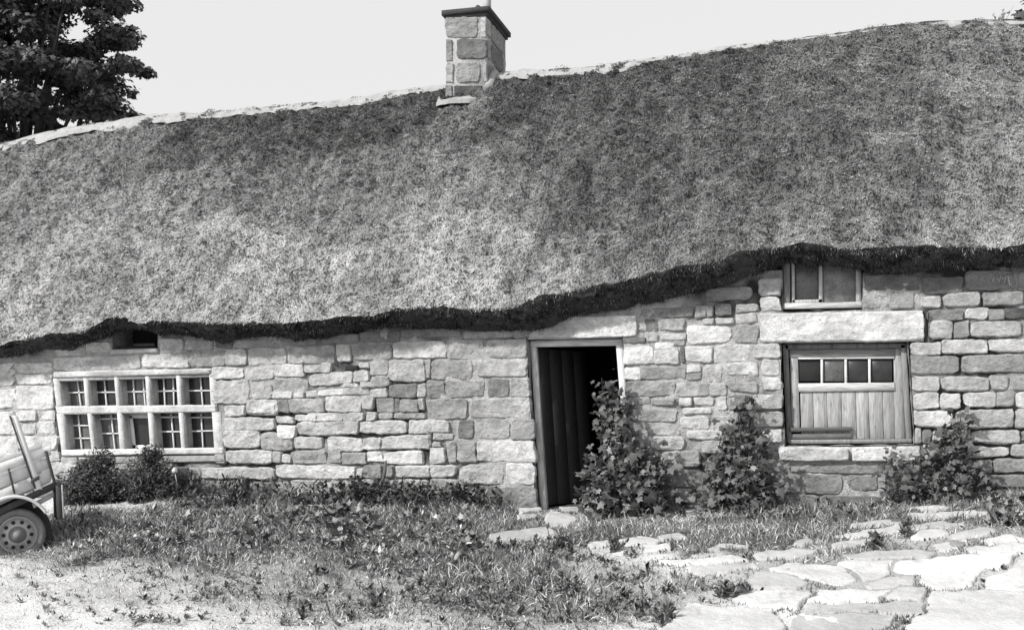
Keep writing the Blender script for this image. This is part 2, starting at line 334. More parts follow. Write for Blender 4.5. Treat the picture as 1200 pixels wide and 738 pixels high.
def stone(mb, q, tone, seed, proud=.02, rad=.010, amp=1.0, Y0=0.0, res=.012):
    """one hewn stone: q = 4 corners (x,z) anticlockwise from bottom left, standing proud of the plane Y0"""
    q = np.asarray(q, float)
    wd = np.linalg.norm(q[1]-q[0]); hg = np.linalg.norm(q[3]-q[0])
    nu, nv = max(8, int(wd/res)), max(7, int(hg/res))
    u = np.linspace(-1, 1, nu); u = np.sign(u)*np.abs(u)**.82; v = np.linspace(-1, 1, nv); v = np.sign(v)*np.abs(v)**.82
    U, V = np.meshgrid(u, v, indexing='ij')
    cr = R.uniform(.004, .04, 4)*amp            # how far each corner is worn round
    cu = np.where(U > 0, np.where(V > 0, cr[2], cr[1]), np.where(V > 0, cr[3], cr[0]))
    U2 = U*(1-np.minimum(.2, cu/wd*2)*np.abs(V)**7); V2 = V*(1-np.minimum(.22, cu*.8/hg*2)*np.abs(U)**9)
    s, t = (U2+1)/2, (V2+1)/2
    X = (1-s)*(1-t)*q[0, 0]+s*(1-t)*q[1, 0]+s*t*q[2, 0]+(1-s)*t*q[3, 0]
    Z = (1-s)*(1-t)*q[0, 1]+s*(1-t)*q[1, 1]+s*t*q[2, 1]+(1-s)*t*q[3, 1]
    e = np.maximum(np.abs(U), np.abs(V))**3
    X = X+amp*e*(.012*fbm(X*14, Z*14, seed*3.7, 3, .6)+.008*noise(X*5, Z*5, seed)); Z = Z+amp*e*(.010*fbm(X*11, Z*11, seed*3.7+50, 3, .6)+.011*noise(X*5, Z*5, seed+33))
    du = (1-np.abs(U))*wd/2; dv = (1-np.abs(V))*hg/2; dd = np.minimum(du, dv)
    rr = rad*(.35+.8*np.clip(noise(X*11, Z*11, seed+9)+.5, 0, 1.6))
    edge = np.clip(dd/rr, 0, 1); prof = np.sqrt(1-(1-edge)**2)
    tilt = (R.rand()-.5)*.014*U+(R.rand()-.3)*.014*V
    y = -proud*prof+.035*(1-prof)-tilt*prof-amp*(.009*fbm(X*8, Z*8, seed, 3)+.006*fbm(X*30+Z*20, Z*40-X*12, seed, 2))*prof
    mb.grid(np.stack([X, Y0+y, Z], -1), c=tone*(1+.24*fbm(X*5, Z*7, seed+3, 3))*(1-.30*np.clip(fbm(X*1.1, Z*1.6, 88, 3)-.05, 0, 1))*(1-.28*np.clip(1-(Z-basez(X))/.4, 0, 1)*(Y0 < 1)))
wall = MB()
stones = [tuple(float(a) for a in r.split(',')) for r in ST.replace('\n', ';').split(';') if r.strip()]
sq = []
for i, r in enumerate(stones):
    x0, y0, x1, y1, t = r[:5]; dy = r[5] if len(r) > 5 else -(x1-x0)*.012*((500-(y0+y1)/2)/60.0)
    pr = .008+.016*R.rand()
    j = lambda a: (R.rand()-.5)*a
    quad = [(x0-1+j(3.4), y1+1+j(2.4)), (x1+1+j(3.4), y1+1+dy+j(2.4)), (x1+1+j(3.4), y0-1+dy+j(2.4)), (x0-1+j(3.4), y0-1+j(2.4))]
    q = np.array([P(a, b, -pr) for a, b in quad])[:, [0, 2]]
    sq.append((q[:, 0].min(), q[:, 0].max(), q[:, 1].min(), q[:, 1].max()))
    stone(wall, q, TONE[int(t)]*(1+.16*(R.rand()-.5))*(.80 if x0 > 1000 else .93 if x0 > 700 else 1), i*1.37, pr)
SX0, SX1 = float(P(-52, 480, 0)[0]), float(P(1242, 480, 0)[0])
def courses(xa, xb, sd):
    rr = np.random.RandomState(sd); z = float(min(basez(xa), basez(xb)))-.15; n = 0
    while z < 2.6:
        h = .12+.1*rr.rand(); x = xa-rr.rand()*.2
        while x < xb-.05:
            l = min(.2+.4*rr.rand(), xb-x)
            if l > .06 and z+h < float(botf(x+l/2))+.12 and z < float(botf(x+l/2)):
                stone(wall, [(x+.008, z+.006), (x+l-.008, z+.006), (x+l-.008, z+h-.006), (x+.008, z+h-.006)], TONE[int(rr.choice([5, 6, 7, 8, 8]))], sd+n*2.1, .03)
            x += l; n += 1
        z += h
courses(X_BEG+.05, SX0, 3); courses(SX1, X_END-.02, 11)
# mortar body: depth follows where joints are full (flush, pale) or washed out (deep, dark)
st = .018
mx = np.arange(X_BEG, X_END+.001, st); mz = np.arange(-.3, 3.0, st)
MX, MZ = np.meshgrid(mx, mz, indexing='ij')
ppx, ppy = pix(np.stack([MX, 0*MX, MZ], -1))
full = .44+.8*fbm(MX*1.3, MZ*2.2, 4, 3)+.45*fbm(MX*7, MZ*7, 14, 2)
def bl(cx, cy, sx, sy): return np.exp(-(((ppx-cx)/sx)**2+((ppy-cy)/sy)**2))
full = np.clip(full+1.1*bl(560, 480, 60, 90)+1.6*bl(765, 495, 40, 28)+.8*bl(120, 500, 120, 90)-.8*bl(400, 520, 120, 60)-1.0*bl(1140, 440, 70, 110)+.5*bl(780, 420, 50, 60), 0, 1)
my = .036-.042*full-.007*fbm(MX*14, MZ*14, 2, 3)
keep = ~inside_any(MX, MZ, .004) & (MZ < botf(MX)+.22) & (MZ > basez(MX)-.25)
idx = np.arange(MX.size).reshape(MX.shape)
kq = keep[:-1, :-1] & keep[1:, :-1] & keep[1:, 1:] & keep[:-1, 1:]
q = np.stack([idx[:-1, :-1], idx[1:, :-1], idx[1:, 1:], idx[:-1, 1:]], -1)[kq]
mort = MB(); mort.add(np.stack([MX, my, MZ], -1).reshape(-1, 3), Q=q, c=(.05+.36*full**.8).ravel())
# reveals of the openings, 0.45 m thick wall, and the unseen sides and back of the house
for k, q4 in OW.items():
    for e in range(4):
        a, b = q4[e], q4[(e+1) % 4]; n = max(3, int(np.linalg.norm(b-a)/.04)); s = np.linspace(0, 1, n)
        yy = np.linspace(.0, .45, 10); S, YY = np.meshgrid(s, yy, indexing='ij')
        XX = a[0]+(b[0]-a[0])*S; ZZ = a[1]+(b[1]-a[1])*S
        nrm = np.array([-(b-a)[1], (b-a)[0]])/np.linalg.norm(b-a)
        o = -.008+.010*fbm(XX*9+YY*7, ZZ*9, 5, 3)*np.clip(YY/.05, 0, 1); XX = XX+nrm[0]*o; ZZ = ZZ+nrm[1]*o
        if k == 'upper' and e == 2 or k == 'vent' and e == 2: continue
        mort.grid(np.stack([XX, YY+.002, ZZ], -1), c=.3)
BACK = 5.85
def gable(x0, x1):
    ys = np.linspace(.0, BACK, 30); out = []
    def top(y): return min(float(rids(min(max(x0, X_BEG), X_END)))-.35-abs(y-RIDGE_Y)*.98, 9)
    for a, b in zip(ys[:-1], ys[1:]):
        mort.add([(x0, a, -.3), (x0, b, -.3), (x0, b, top(b)), (x0, a, top(a)), (x1, a, -.3), (x1, b, -.3), (x1, b, top(b)), (x1, a, top(a))],
                 Q=[[0, 1, 2, 3], [7, 6, 5, 4], [3, 2, 6, 7]], c=.3)
gable(X_END-.001, X_END-.4); gable(X_BEG+.001, X_BEG+.4)
mort.box(X_BEG+.4, X_END-.4, BACK-.4, BACK, -.3, 1.6, .3)
def merge(name, parts, parent, **tags):
    V, T, Q, C, MI, mats = [], [], [], [], [], []
    n = 0; ti = []; qi = []
    for k, (mb, m) in enumerate(parts):
        mats.append(m)
        for arr, dst, ii in ((mb.T, T, ti), (mb.Q, Q, qi)):
            for a in arr: dst.append(a+n); ii.append(np.full(len(a), k))
        V += mb.V; C += mb.C; n += mb.n
    T = np.concatenate(T) if T else None; Q = np.concatenate(Q) if Q else None
    me = mesh_np(name, np.concatenate(V), T, Q, np.concatenate(C), True, mats, np.concatenate(ti+qi))
    return link(name, me, parent, **tags)
merge('wall', [(wall, M_STONE), (mort, M_MORTAR)], cot)
# interior floor and partition, in a very dark colour
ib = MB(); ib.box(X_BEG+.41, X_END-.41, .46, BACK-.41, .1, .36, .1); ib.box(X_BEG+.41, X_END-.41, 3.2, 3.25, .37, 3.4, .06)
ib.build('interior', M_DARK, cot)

# ------------------------------------------------------------------ thatched roof
def roof_pt(X, t):
    lz = lips(X)+(lipf(X)-lips(X))*np.exp(-t/.06); rz = rids(X)
    Z = lz+(rz-lz)*t+.10*np.sin(np.pi*t)+.03-.03*np.exp(-t/.01)
    Y = LIP_Y+(RIDGE_Y-LIP_Y)*t-.02*np.exp(-t/.02)
    return Y, Z
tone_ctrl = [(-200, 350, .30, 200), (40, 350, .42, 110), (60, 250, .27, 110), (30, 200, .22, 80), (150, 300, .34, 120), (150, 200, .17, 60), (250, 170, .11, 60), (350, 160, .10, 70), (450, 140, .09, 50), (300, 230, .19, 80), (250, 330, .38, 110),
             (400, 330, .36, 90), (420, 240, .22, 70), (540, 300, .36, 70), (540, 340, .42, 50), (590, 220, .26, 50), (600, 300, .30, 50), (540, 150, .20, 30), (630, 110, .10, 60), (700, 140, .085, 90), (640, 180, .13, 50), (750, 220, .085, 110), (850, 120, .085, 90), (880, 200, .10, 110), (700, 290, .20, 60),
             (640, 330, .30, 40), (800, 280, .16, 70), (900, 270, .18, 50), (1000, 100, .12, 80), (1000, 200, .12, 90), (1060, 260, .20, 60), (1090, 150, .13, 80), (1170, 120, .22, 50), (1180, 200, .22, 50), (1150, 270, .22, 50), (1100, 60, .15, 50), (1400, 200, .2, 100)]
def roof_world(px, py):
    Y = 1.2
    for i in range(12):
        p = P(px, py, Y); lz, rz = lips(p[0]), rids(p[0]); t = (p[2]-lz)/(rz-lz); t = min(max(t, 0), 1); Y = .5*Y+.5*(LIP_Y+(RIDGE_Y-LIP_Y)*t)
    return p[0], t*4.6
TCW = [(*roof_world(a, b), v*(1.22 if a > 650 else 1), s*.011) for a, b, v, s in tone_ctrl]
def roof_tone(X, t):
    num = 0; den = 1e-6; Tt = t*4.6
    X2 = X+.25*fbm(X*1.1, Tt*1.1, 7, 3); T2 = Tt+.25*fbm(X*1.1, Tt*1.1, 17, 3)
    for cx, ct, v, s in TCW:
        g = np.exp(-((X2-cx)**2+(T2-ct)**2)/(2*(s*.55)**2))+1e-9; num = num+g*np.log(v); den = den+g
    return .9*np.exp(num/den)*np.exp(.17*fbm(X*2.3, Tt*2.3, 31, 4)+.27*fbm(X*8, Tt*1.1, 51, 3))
def rdisp(X, t): return .030*fbm(X*4, t*19, 3, 3)+.034*fbm(X*11+t*20, t*60, 8, 2)*np.clip(t*30, .2, 1)
th = MB()
rx = np.arange(X_BEG-.25, X_END+.12, .02); rtt = np.concatenate([np.linspace(0, .05, 10)[:-1], np.linspace(.05, 1.0, 215)])
RX, RT = np.meshgrid(rx, rtt, indexing='ij'); RY, RZ = roof_pt(RX, RT)
disp = rdisp(RX, RT)
nY, nZ = -.7, .7
# verge: the thatch rounds over at the gables
vr = np.minimum(RX-rx[0], rx[-1]-RX); vdrop = .12*np.clip(1-vr/.2, 0, 1)**2
disp = disp*np.clip((1-RT)/.06, .25, 1)
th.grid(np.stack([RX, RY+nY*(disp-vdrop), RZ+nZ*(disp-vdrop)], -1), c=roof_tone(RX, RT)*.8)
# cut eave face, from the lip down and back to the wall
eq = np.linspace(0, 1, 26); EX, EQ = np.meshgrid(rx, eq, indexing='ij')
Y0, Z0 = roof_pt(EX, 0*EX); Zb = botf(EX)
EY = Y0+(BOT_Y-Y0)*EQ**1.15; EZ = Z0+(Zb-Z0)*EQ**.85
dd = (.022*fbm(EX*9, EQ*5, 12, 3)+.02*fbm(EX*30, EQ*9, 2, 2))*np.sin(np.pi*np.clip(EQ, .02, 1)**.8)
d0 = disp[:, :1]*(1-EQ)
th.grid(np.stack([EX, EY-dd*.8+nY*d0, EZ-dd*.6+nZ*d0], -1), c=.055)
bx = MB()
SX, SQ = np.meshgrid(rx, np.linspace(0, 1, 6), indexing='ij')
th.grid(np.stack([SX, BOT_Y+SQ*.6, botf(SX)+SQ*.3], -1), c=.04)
# back slope and gable ends of the thatch
BX, BT = np.meshgrid(rx[::4], np.linspace(0, 1, 50), indexing='ij')
BYb, BZb = roof_pt(BX, BT); BZb = lips(BX)*0+BZb
dB = .03*fbm(BX*5, BT*23, 55, 3)
th.grid(np.stack([BX, 2*RIDGE_Y-BYb-nY*dB, BZb+nZ*dB], -1), c=.15)
for xe, sg in ((rx[0], 1), (rx[-1], -1)):
    t_ = np.linspace(0, 1, 40); yy, zz = roof_pt(np.full(40, xe), t_)
    yy = yy+.09; zz = zz-.09
    yf = np.concatenate([yy, 2*RIDGE_Y-yy[::-1]]); zf = np.concatenate([zz, zz[::-1]])
    inner = np.stack([np.full(80, xe+sg*.03), yf+np.sign(RIDGE_Y-yf)*.16, zf-.3], -1); outer = np.stack([np.full(80, xe), yf, zf], -1)
    th.grid(np.stack([outer, inner], 1), c=.12)
# loose straws: down the slope, and hanging from the cut eave
def blades(mb, base, dirv, length, width, side, c):
    n = len(base); tip = base+dirv*length[:, None]; mid = base+dirv*(length*.55)[:, None]
    s = side*width[:, None]*.5
    V = np.stack([base-s, base+s, mid+s*.8, mid-s*.8, tip], 1).reshape(-1, 3)
    i = np.arange(n)*5
    mb.add(V, T=np.stack([i+3, i+2, i+4], -1), Q=np.stack([i, i+1, i+2, i+3], -1), c=np.repeat(c, 5))
def unit(a): return a/(np.linalg.norm(a, axis=-1, keepdims=True)+1e-9)
def straws(n, seed):
    r = np.random.RandomState(seed)
    X = r.uniform(rx[0]+.05, rx[-1]-.05, n); t = r.uniform(.0, 1, n)**1.05; Y, Z = roof_pt(X, t)
    dp = rdisp(X, t)
    nrm = unit(np.stack([0*X, np.full(n, -.7), np.full(n, .71)], -1))
    down = unit(np.stack([r.normal(-.15, .4, n)+.6*fbm(X*5, t*22, 77, 2), np.full(n, -.7), np.full(n, -.7)], -1))
    lift = r.uniform(-.02, .5, n)
    dv = unit(down+nrm*lift[:, None]); base = np.stack([X, Y, Z], -1)+nrm*(dp+.002)[:, None]
    side = unit(np.cross(dv, nrm)+.8*nrm*r.normal(0, 1, n)[:, None])
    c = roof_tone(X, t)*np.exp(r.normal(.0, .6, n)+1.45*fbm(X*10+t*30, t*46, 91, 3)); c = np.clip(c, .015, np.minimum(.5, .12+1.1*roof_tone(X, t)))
    blades(th, base, dv, r.uniform(.018, .052, n), r.uniform(.007, .014, n), side, c)
straws(270000, 5)
def fringe(n, seed):
    r = np.random.RandomState(seed); X = r.uniform(rx[0], rx[-1], n); qv = r.uniform(0, 1, n)**1.2
    Y0, Z0 = roof_pt(X, 0*X); Zb = botf(X)
    Y = Y0+(BOT_Y-Y0)*qv**1.15; Z = Z0+(Zb-Z0)*qv**.85
    dv = unit(np.stack([r.normal(0, .5, n), r.normal(-.35, .35, n), r.normal(-.75, .3, n)], -1))
    side = unit(np.cross(dv, r.normal(0, 1, (n, 3))))
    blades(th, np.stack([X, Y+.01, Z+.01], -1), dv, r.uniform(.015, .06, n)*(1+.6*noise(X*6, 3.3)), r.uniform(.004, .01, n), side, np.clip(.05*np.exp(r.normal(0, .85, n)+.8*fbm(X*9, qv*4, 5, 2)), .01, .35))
fringe(52000, 6)
roof = th.build('thatched_roof', M_STRAW, cot, smooth=False)
# pale ridge capping laid over the top of the thatch
bandf = curve(band_pts, RIDGE_Y)
rc = MB(); cx = np.arange(X_BEG-.27, X_END+.1, .03); cc = np.linspace(-1, 1, 22)
CX, CC = np.meshgrid(cx, cc, indexing='ij')
wdt = np.clip((ridf(CX)-bandf(CX))*1.0+.02, .05, .34)*(1+.22*fbm(CX*1.6, 1, 4, 2)+.10*fbm(CX*9, 2, 4, 2))*(1-.45*np.clip((CX+2.2)/1.5, 0, 1)); wdt = np.clip(wdt, .02, .42)
yo = CC*wdt; zz = rids(CX)-.98*np.sqrt(yo**2+.0025)+.03
thick = .02*np.clip(1-np.abs(CC), 0, 1)**.4+.016*fbm(CX*5, CC*2, 6, 4)+.035-.025*np.clip((CX+1.2)/2, 0, 1)
zz = zz+thick-.02*(np.abs(CC) > .98)
chim0, chim1 = float(P(519, 90, 2.65)[0]), float(P(568, 90, 2.65)[0])
rc.grid(np.stack([CX, RIDGE_Y+yo, zz], -1), c=.5)
rc.build('ridge_cap', M_RIDGE, roof, smooth=True)

# ------------------------------------------------------------------ chimney
CF = 2.63
def cp(x, y): return P(x, y, CF)
cx0, cx1 = float(cp(523, 60)[0]), float(cp(570, 60)[0]); cz0, cz1 = float(cp(545, 135)[2]), float(cp(545, 20)[2])
CB = CF+1.02
ch = MB(); chm = MB()
chm.box(cx0+.012, cx1-.012, CF+.0, CB, cz0-.5, cz1, .38, .004)
def cst(x0, y0, x1, y1, tone, sd):
    q = np.array([cp(a, b) for a, b in [(x0, y1), (x1, y1), (x1, y0), (x0, y0)]])[:, [0, 2]]
    stone(ch, q, tone, sd, .018, Y0=CF)
cs = [(522, 20, 560, 45, .25), (563, 20, 571, 45, .33), (522, 47, 531, 72, .24), (535, 46, 571, 70, .15), (522, 74, 532, 98, .34), (534, 73, 564, 98, .24), (566, 72, 571, 97, .3), (522, 100, 531, 120, .22), (532, 100, 566, 121, .085), (523, 121, 548, 140, .2), (550, 122, 570, 140, .2)]
for i, a in enumerate(cs): cst(*a[:4], a[4], i*3.3+.5)
# side stones facing right
def side_stone(ya, yb, za, zb, tone, sd):
    tmp = MB(); stone(tmp, [(ya, za), (yb, za), (yb, zb), (ya, zb)], tone, sd, .018)
    V = tmp.V[0]; V2 = np.stack([cx1-.012-V[:, 1], V[:, 0], V[:, 2]], -1)
    ch.add(V2, Q=tmp.Q[0], c=tone)
zc = [float(cp(545, y)[2]) for y in (21, 45, 71, 97, 122)]
side_stone(CF+.02, CF+.22, zc[1]+.02, zc[0]-.01, .36, 70); side_stone(CF+.26, CB-.1, zc[1]+.02, zc[0]-.01, .27, 71)
side_stone(CF+.05, CF+.2, zc[2]+.02, zc[1]-.02, .3, 72); side_stone(CF+.25, CF+.8, zc[2]+.02, zc[1]-.02, .18, 73); side_stone(CF+.84, CB-.02, zc[2]+.02, zc[1]-.02, .4, 74)
side_stone(CF+.02, CF+.4, zc[3]+.02, zc[2]-.02, .2, 75); side_stone(CF+.44, CB-.02, zc[3]+.02, zc[2]-.02, .28, 76); side_stone(CF+.02, CB-.02, zc[4]+.02, zc[3]-.02, .2, 77)
chimney = merge('chimney', [(ch, M_STONE), (chm, M_MORTAR)], cot)
cc_ = MB(); e = .055
cc_.box(cx0-e, cx1+e, CF-e, CB+e, cz1+.035, cz1+.10, .06, .012); cc_.box(cx0-.02, cx1+.02, CF-.02, CB+.02, cz1-.01, cz1+.036, .05, .01)
cc_.build('chimney_cap', M_IRON if False else mat('sooty_stone', .055, .9, .1, .3, 9, 60, .5, .01), chimney)
fl = MB(); a0 = cp(510, 131); a1 = cp(563, 127)
n = 24; xs = np.linspace(cx0-.12, cx1-.04, n); ys = np.linspace(-.17, .05, 8); FX, FYY = np.meshgrid(xs, ys*1.5, indexing='ij')
FZ = a0[2]+(a1[2]-a0[2])*(FX-xs[0])/(xs[-1]-xs[0])+.09+(FYY+.17)*.4+.01*fbm(FX*9, FYY*9, 3, 3)+.02
rr_ = np.clip(1-((FX-xs.mean())/(xs[-1]-xs[0])*2)**6, 0, 1); FYY = FYY*(.35+.65*rr_)
top = np.stack([FX, CF+FYY, FZ], -1); bot = top.copy(); bot[..., 2] -= .06
fl.grid(top, .5); fl.grid(bot[:, ::-1], .5)
fl.grid(np.stack([top[:, 0], bot[:, 0]], 1), .5); fl.grid(np.stack([bot[0], top[0]], 1), .5); fl.grid(np.stack([top[-1], bot[-1]], 1), .5)
fl.build('flashing', M_RIDGE, chimney)
# lime fillet where the side of the stack meets the ridge
fb = MB(); s = np.linspace(0, 1, 14); pts = np.stack([np.full(14, cx1+.03), CF+.0+s*.9, np.interp(CF+s*.9, [CF, RIDGE_Y, CB], [float(rids(cx1))-.27+.04, float(rids(cx1))+.05, float(rids(cx1))-.7])], -1)
fb.tube(pts, .07, 8, .5); fb.build('lime_fillet', M_RIDGE, chimney, smooth=True)
fp = MB(); px_ = cp(562, 0); fp.tube([(px_[0]+.02, CF+.3, cz1+.05), (px_[0]+.02, CF+.3, cz1+.62)], .055, 14, .45)
fp.tube([(px_[0]+.02, CF+.3, cz1+.55), (px_[0]+.02, CF+.3, cz1+.63)], .07, 14, .4)
fp.build('flue_pipe', M_PAINT, chimney, smooth=True)
kb = cp(555, 3.5); k = MB(); k.tube([(kb[0]-.0, CF+.2, kb[2]-.035), (kb[0], CF+.2, kb[2]-.02), (kb[0], CF+.2, kb[2]+.02), (kb[0], CF+.2, kb[2]+.035)], [.015, .035, .035, .015], 12); k.tube([(kb[0], CF+.2, kb[2]), (kb[0]+.12, CF+.3, kb[2]+.02)], .008, 6)
k.build('pipe_bracket', M_IRON, chimney, smooth=True)

# ------------------------------------------------------------------ mullioned window on the left
def L_(a, b, f): return a+(b-a)*f
def dress(mb, poly, Yf, Yb, tone, sd=5.5):
    """worked stone member: rough worn face, square arrises"""
    q = np.array([P(x, y, Yf) for x, y in poly])[:, [0, 2]]; stone(mb, q, tone, sd+poly[0][0], .012, .006, .35, Yf+.012)
    c = q.mean(0); f = c+(q-c)*np.array([.998, .97]); b = np.array([(a[0], Yb, a[1]) for a in f]); f = np.array([(a[0], Yf+.010, a[1]) for a in f])
    mb.hexa(np.concatenate([f, b]), tone, .002)
win = MB()
YF, YG = -.012, .135
M_DRESS = mat('dressed_stone', None, .95, .1, .24, 12, 50, .8, .012, stain=.4, stainscale=9)
# window grid lines of front faces: for each row the x of faces at its top and bottom, and y of top/bottom at left/right
top_faces = [((62, 68), (66, 73)), ((97.5, 102), (100, 105)), ((133.5, 137.5), (136.5, 140.5)), ((170, 174.5), (172, 176.5)), ((206, 211), (208.5, 213)), ((245, 252), (247, 254))]
bot_faces = [((66, 74), (72, 78)), ((102, 106.5), (107.5, 112)), ((137, 142), (140.5, 147)), ((173, 178), (176, 181.5)), ((209, 214), (212.5, 217)), ((248, 257.5), (251, 262))]
def yl(x, yL, yR): return yL+(yR-yL)*(x-62)/(245-62)
TT, TB, BT_, BB = (445, 439.5), (475, 474.5), (486, 484), (527, 524.5)
jamb = MB()
def mull(mb, f, ya, yb):
    (a0, a1), (b0, b1) = f
    m = (a0+a1)/2
    # chamfered mullion: narrow front, wider body
    q = [(b0, yl(b0, *yb)+1.5), (b1, yl(b1, *yb)+1.5), (a1, yl(a1, *ya)-1.5), (a0, yl(a0, *ya)-1.5)]
    fr = np.array([P(x, y, YF) for x, y in q]); mid = fr.copy(); mid[:, 1] = YG-.07; ex = .016; mid[[0, 3], 0] -= ex; mid[[1, 2], 0] += ex
    bk = mid.copy(); bk[:, 1] = YG+.12
    mb.hexa(np.concatenate([fr, mid]), .52, .004); mb.add(np.concatenate([mid, bk]), Q=[[0, 4, 7, 3], [1, 2, 6, 5], [0, 1, 5, 4], [3, 7, 6, 2]], c=.42)
# lintel moulding (hood) is the part's own mesh
dress(win, [(62, 442.5), (247, 438), (247, 431.5), (62, 435.5)], -.035, .3, .56)
dress(win, [(64, 447), (247, 441.5), (247, 438.5), (64, 442.5)], -.004, .3, .42)
window = win.build('mullioned_window', M_DRESS, cot)
for rows, ya, yb in ((top_faces, TT, TB), (bot_faces, BT_, BB)):
    for i, f in enumerate(rows):
        m = MB(); mull(m, f, ya, yb); m.build('jamb' if i in (0, 5) else 'mullion', M_DRESS, window)
tb = MB(); dress(tb, [(66, 485.5), (254, 483), (253, 474), (64, 475.5)], YF-.004, .29, .52); tb.build('transom', M_DRESS, window)
sb = MB(); dress(sb, [(72, 534.5), (262, 532), (261, 524), (71, 527)], -.03, .3, .55); dress(sb, [(70, 545), (263, 541), (262, 532.6), (71, 535)], -.012, .3, .30)
sb.build('sill', M_DRESS, window)
M_LEAD = mat('pale_glazing_bar', .62, .7, .3, .2, 20, 90, .3, .003)
def light_open(row, i):
    fs, ya, yb = ((top_faces, TT, TB), (bot_faces, BT_, BB))[row]
    a, b = fs[i], fs[i+1]
    c = [P(x, yl(x, *y), YF) for x, y in ((a[1][1], yb), (b[1][0], yb), (b[0][0], ya), (a[0][1], ya))]
    return np.array(c)[:, [0, 2]]
curt = [(0, 0), (0, 1)]
bars = {(0, 0): ([.5], [.5]), (0, 1): ([.4, .75], [.5]), (0, 2): ([.33, .66], [.5]), (0, 3): ([.33, .62], [.5]), (0, 4): ([.5], [.5]),
        (1, 0): ([.35, .78], [.33, .68]), (1, 1): ([.52], [.45, .85]), (1, 2): None, (1, 3): ([.5], [.48, .88]), (1, 4): ([.42], [.48, .86])}
for r in (0, 1):
    for i in range(5):
        q4 = light_open(r, i); q4 = q4+np.array([[-.03, -.01], [.03, -.01], [.03, .01], [-.03, .01]])
        def at(u, v): return (q4[0]*(1-u)+q4[1]*u)*(1-v)+(q4[3]*(1-u)+q4[2]*u)*v
        pb = MB(); g = np.array([[at(u, v) for v in np.linspace(0, 1, 5)] for u in np.linspace(0, 1, 5)])
        pb.grid(np.stack([g[..., 0], YG+.012+.004*R.rand(5, 5), g[..., 1]], -1), .05); pane = pb.build('pane', M_GLASS2 if (r, i) in ((0, 0), (1, 0), (0, 2), (1, 1)) else M_GLASS, window)
        gb_ = MB()
        def bar(u0, v0, u1, v1, wd):
            a, b = at(u0, v0), at(u1, v1); d = (b-a)/np.linalg.norm(b-a); nn = np.array([-d[1], d[0]])*wd/2
            pp = [a-nn, b-nn, b+nn, a+nn]
            fr = np.array([(p[0], YG-.012, p[1]) for p in pp]); bk = fr.copy(); bk[:, 1] = YG+.008
            gb_.hexa(np.concatenate([fr, bk]), .5, .002)
        bb = bars[(r, i)]
        if bb is None:
            bar(.12, .02, .12, .93, .07); bar(.9, .02, .9, .93, .06); bar(.1, .93, .92, .93, .06); bar(.1, .05, .92, .05, .06)
        else:
            for u in bb[0]: bar(u+.03*(R.rand()-.5), .03, u+.04*(R.rand()-.5), .97, .016)
            for v in bb[1]: bar(.04, v, .96, v+.02*(R.rand()-.5), .016)
            bar(.045, .02, .045, .98, .022); bar(.955, .02, .955, .98, .022)
        gb_.build('casement' if bb is None else 'glazing_bars', M_LEAD, window)
# small vent opening under the eave above it
vb = MB(); dress(vb, [(129, 414.5), (184, 413), (183, 408), (128, 409.5)], -.04, .2, .55)
vent = vb.build('eave_opening', M_DRESS, cot)
sb = MB(); sb.pslab([(156, 406), (181, 405.5), (181, 402), (156, 402.5)], .16, .19, .12); sb.pslab([(133, 408.5), (184, 408), (184, 406.5), (133, 407)], .1, .3, .08); sb.build('slat', M_GRIM, vent)
sb = MB(); sb.pslab([(125, 416), (192, 415), (192, 370), (125, 370)], .42, .44, .03); sb.build('dark_backing', M_DARK, vent)  # very dark sheet closing the back of the opening

# ------------------------------------------------------------------ doorway: lintel, frame and the old door standing open inwards
lb = MB()
def slab_stone(mb, poly, tone, sd, proud, Yb=.3):
    q = np.array([P(x, y, -proud) for x, y in poly])[:, [0, 2]]; stone(mb, q, tone, sd, proud, .010, .7)
    b = np.array([(a[0], Yb, a[1]) for a in q]); f = np.array([(a[0]+.0, -.01, a[1]) for a in q]); c = f.mean(0); f = c+(f-c)*.985; f[:, 1] = -.004
    mb.hexa(np.concatenate([f, b]), tone, .004)
slab_stone(lb, [(616, 397.5), (747, 394.5), (746, 369), (640, 371)], .52, 500, .03); lb.build('door_lintel', M_STONE, cot)
YD = .10
df = MB()
df.pslab([(633, 597), (640.5, 597), (628, 404), (621.5, 402)], YD, YD+.10, .5, .008)
df.pslab([(737, 597), (743, 597), (729.5, 399), (721.5, 402)], YD, YD+.10, .56, .008)
dframe = df.build('door_frame', M_WOODP, cot)
df = MB(); df.pslab([(621, 406.5), (730, 404.5), (729.5, 397), (621, 399)], YD-.005, YD+.10, .5, .008); df.build('door_head', M_WOODH, dframe)
hp = P(640, 595, YD+.1); ht = P(628.5, 406, YD+.1)
db = MB(); an = math.radians(66); dw = .93; dirx = np.array([math.cos(an), math.sin(an), 0])
npl = 4
for i in range(npl):
    u0, u1 = dw*i/npl, dw*(i+1)/npl-.0008*(i < npl-1)
    b = [hp+dirx*u0, hp+dirx*u1, ht+dirx*u1, ht+dirx*u0]; nn = np.array([-dirx[1], dirx[0], 0])*.03
    b = np.array(b); b[:2, 2] += .03; b[2:, 2] += -.02
    db.hexa(np.concatenate([b, b+nn]), .034+.006*R.rand(), .0002)
door = db.build('door', M_GRIM, cot, label='dark plank door standing open inwards')
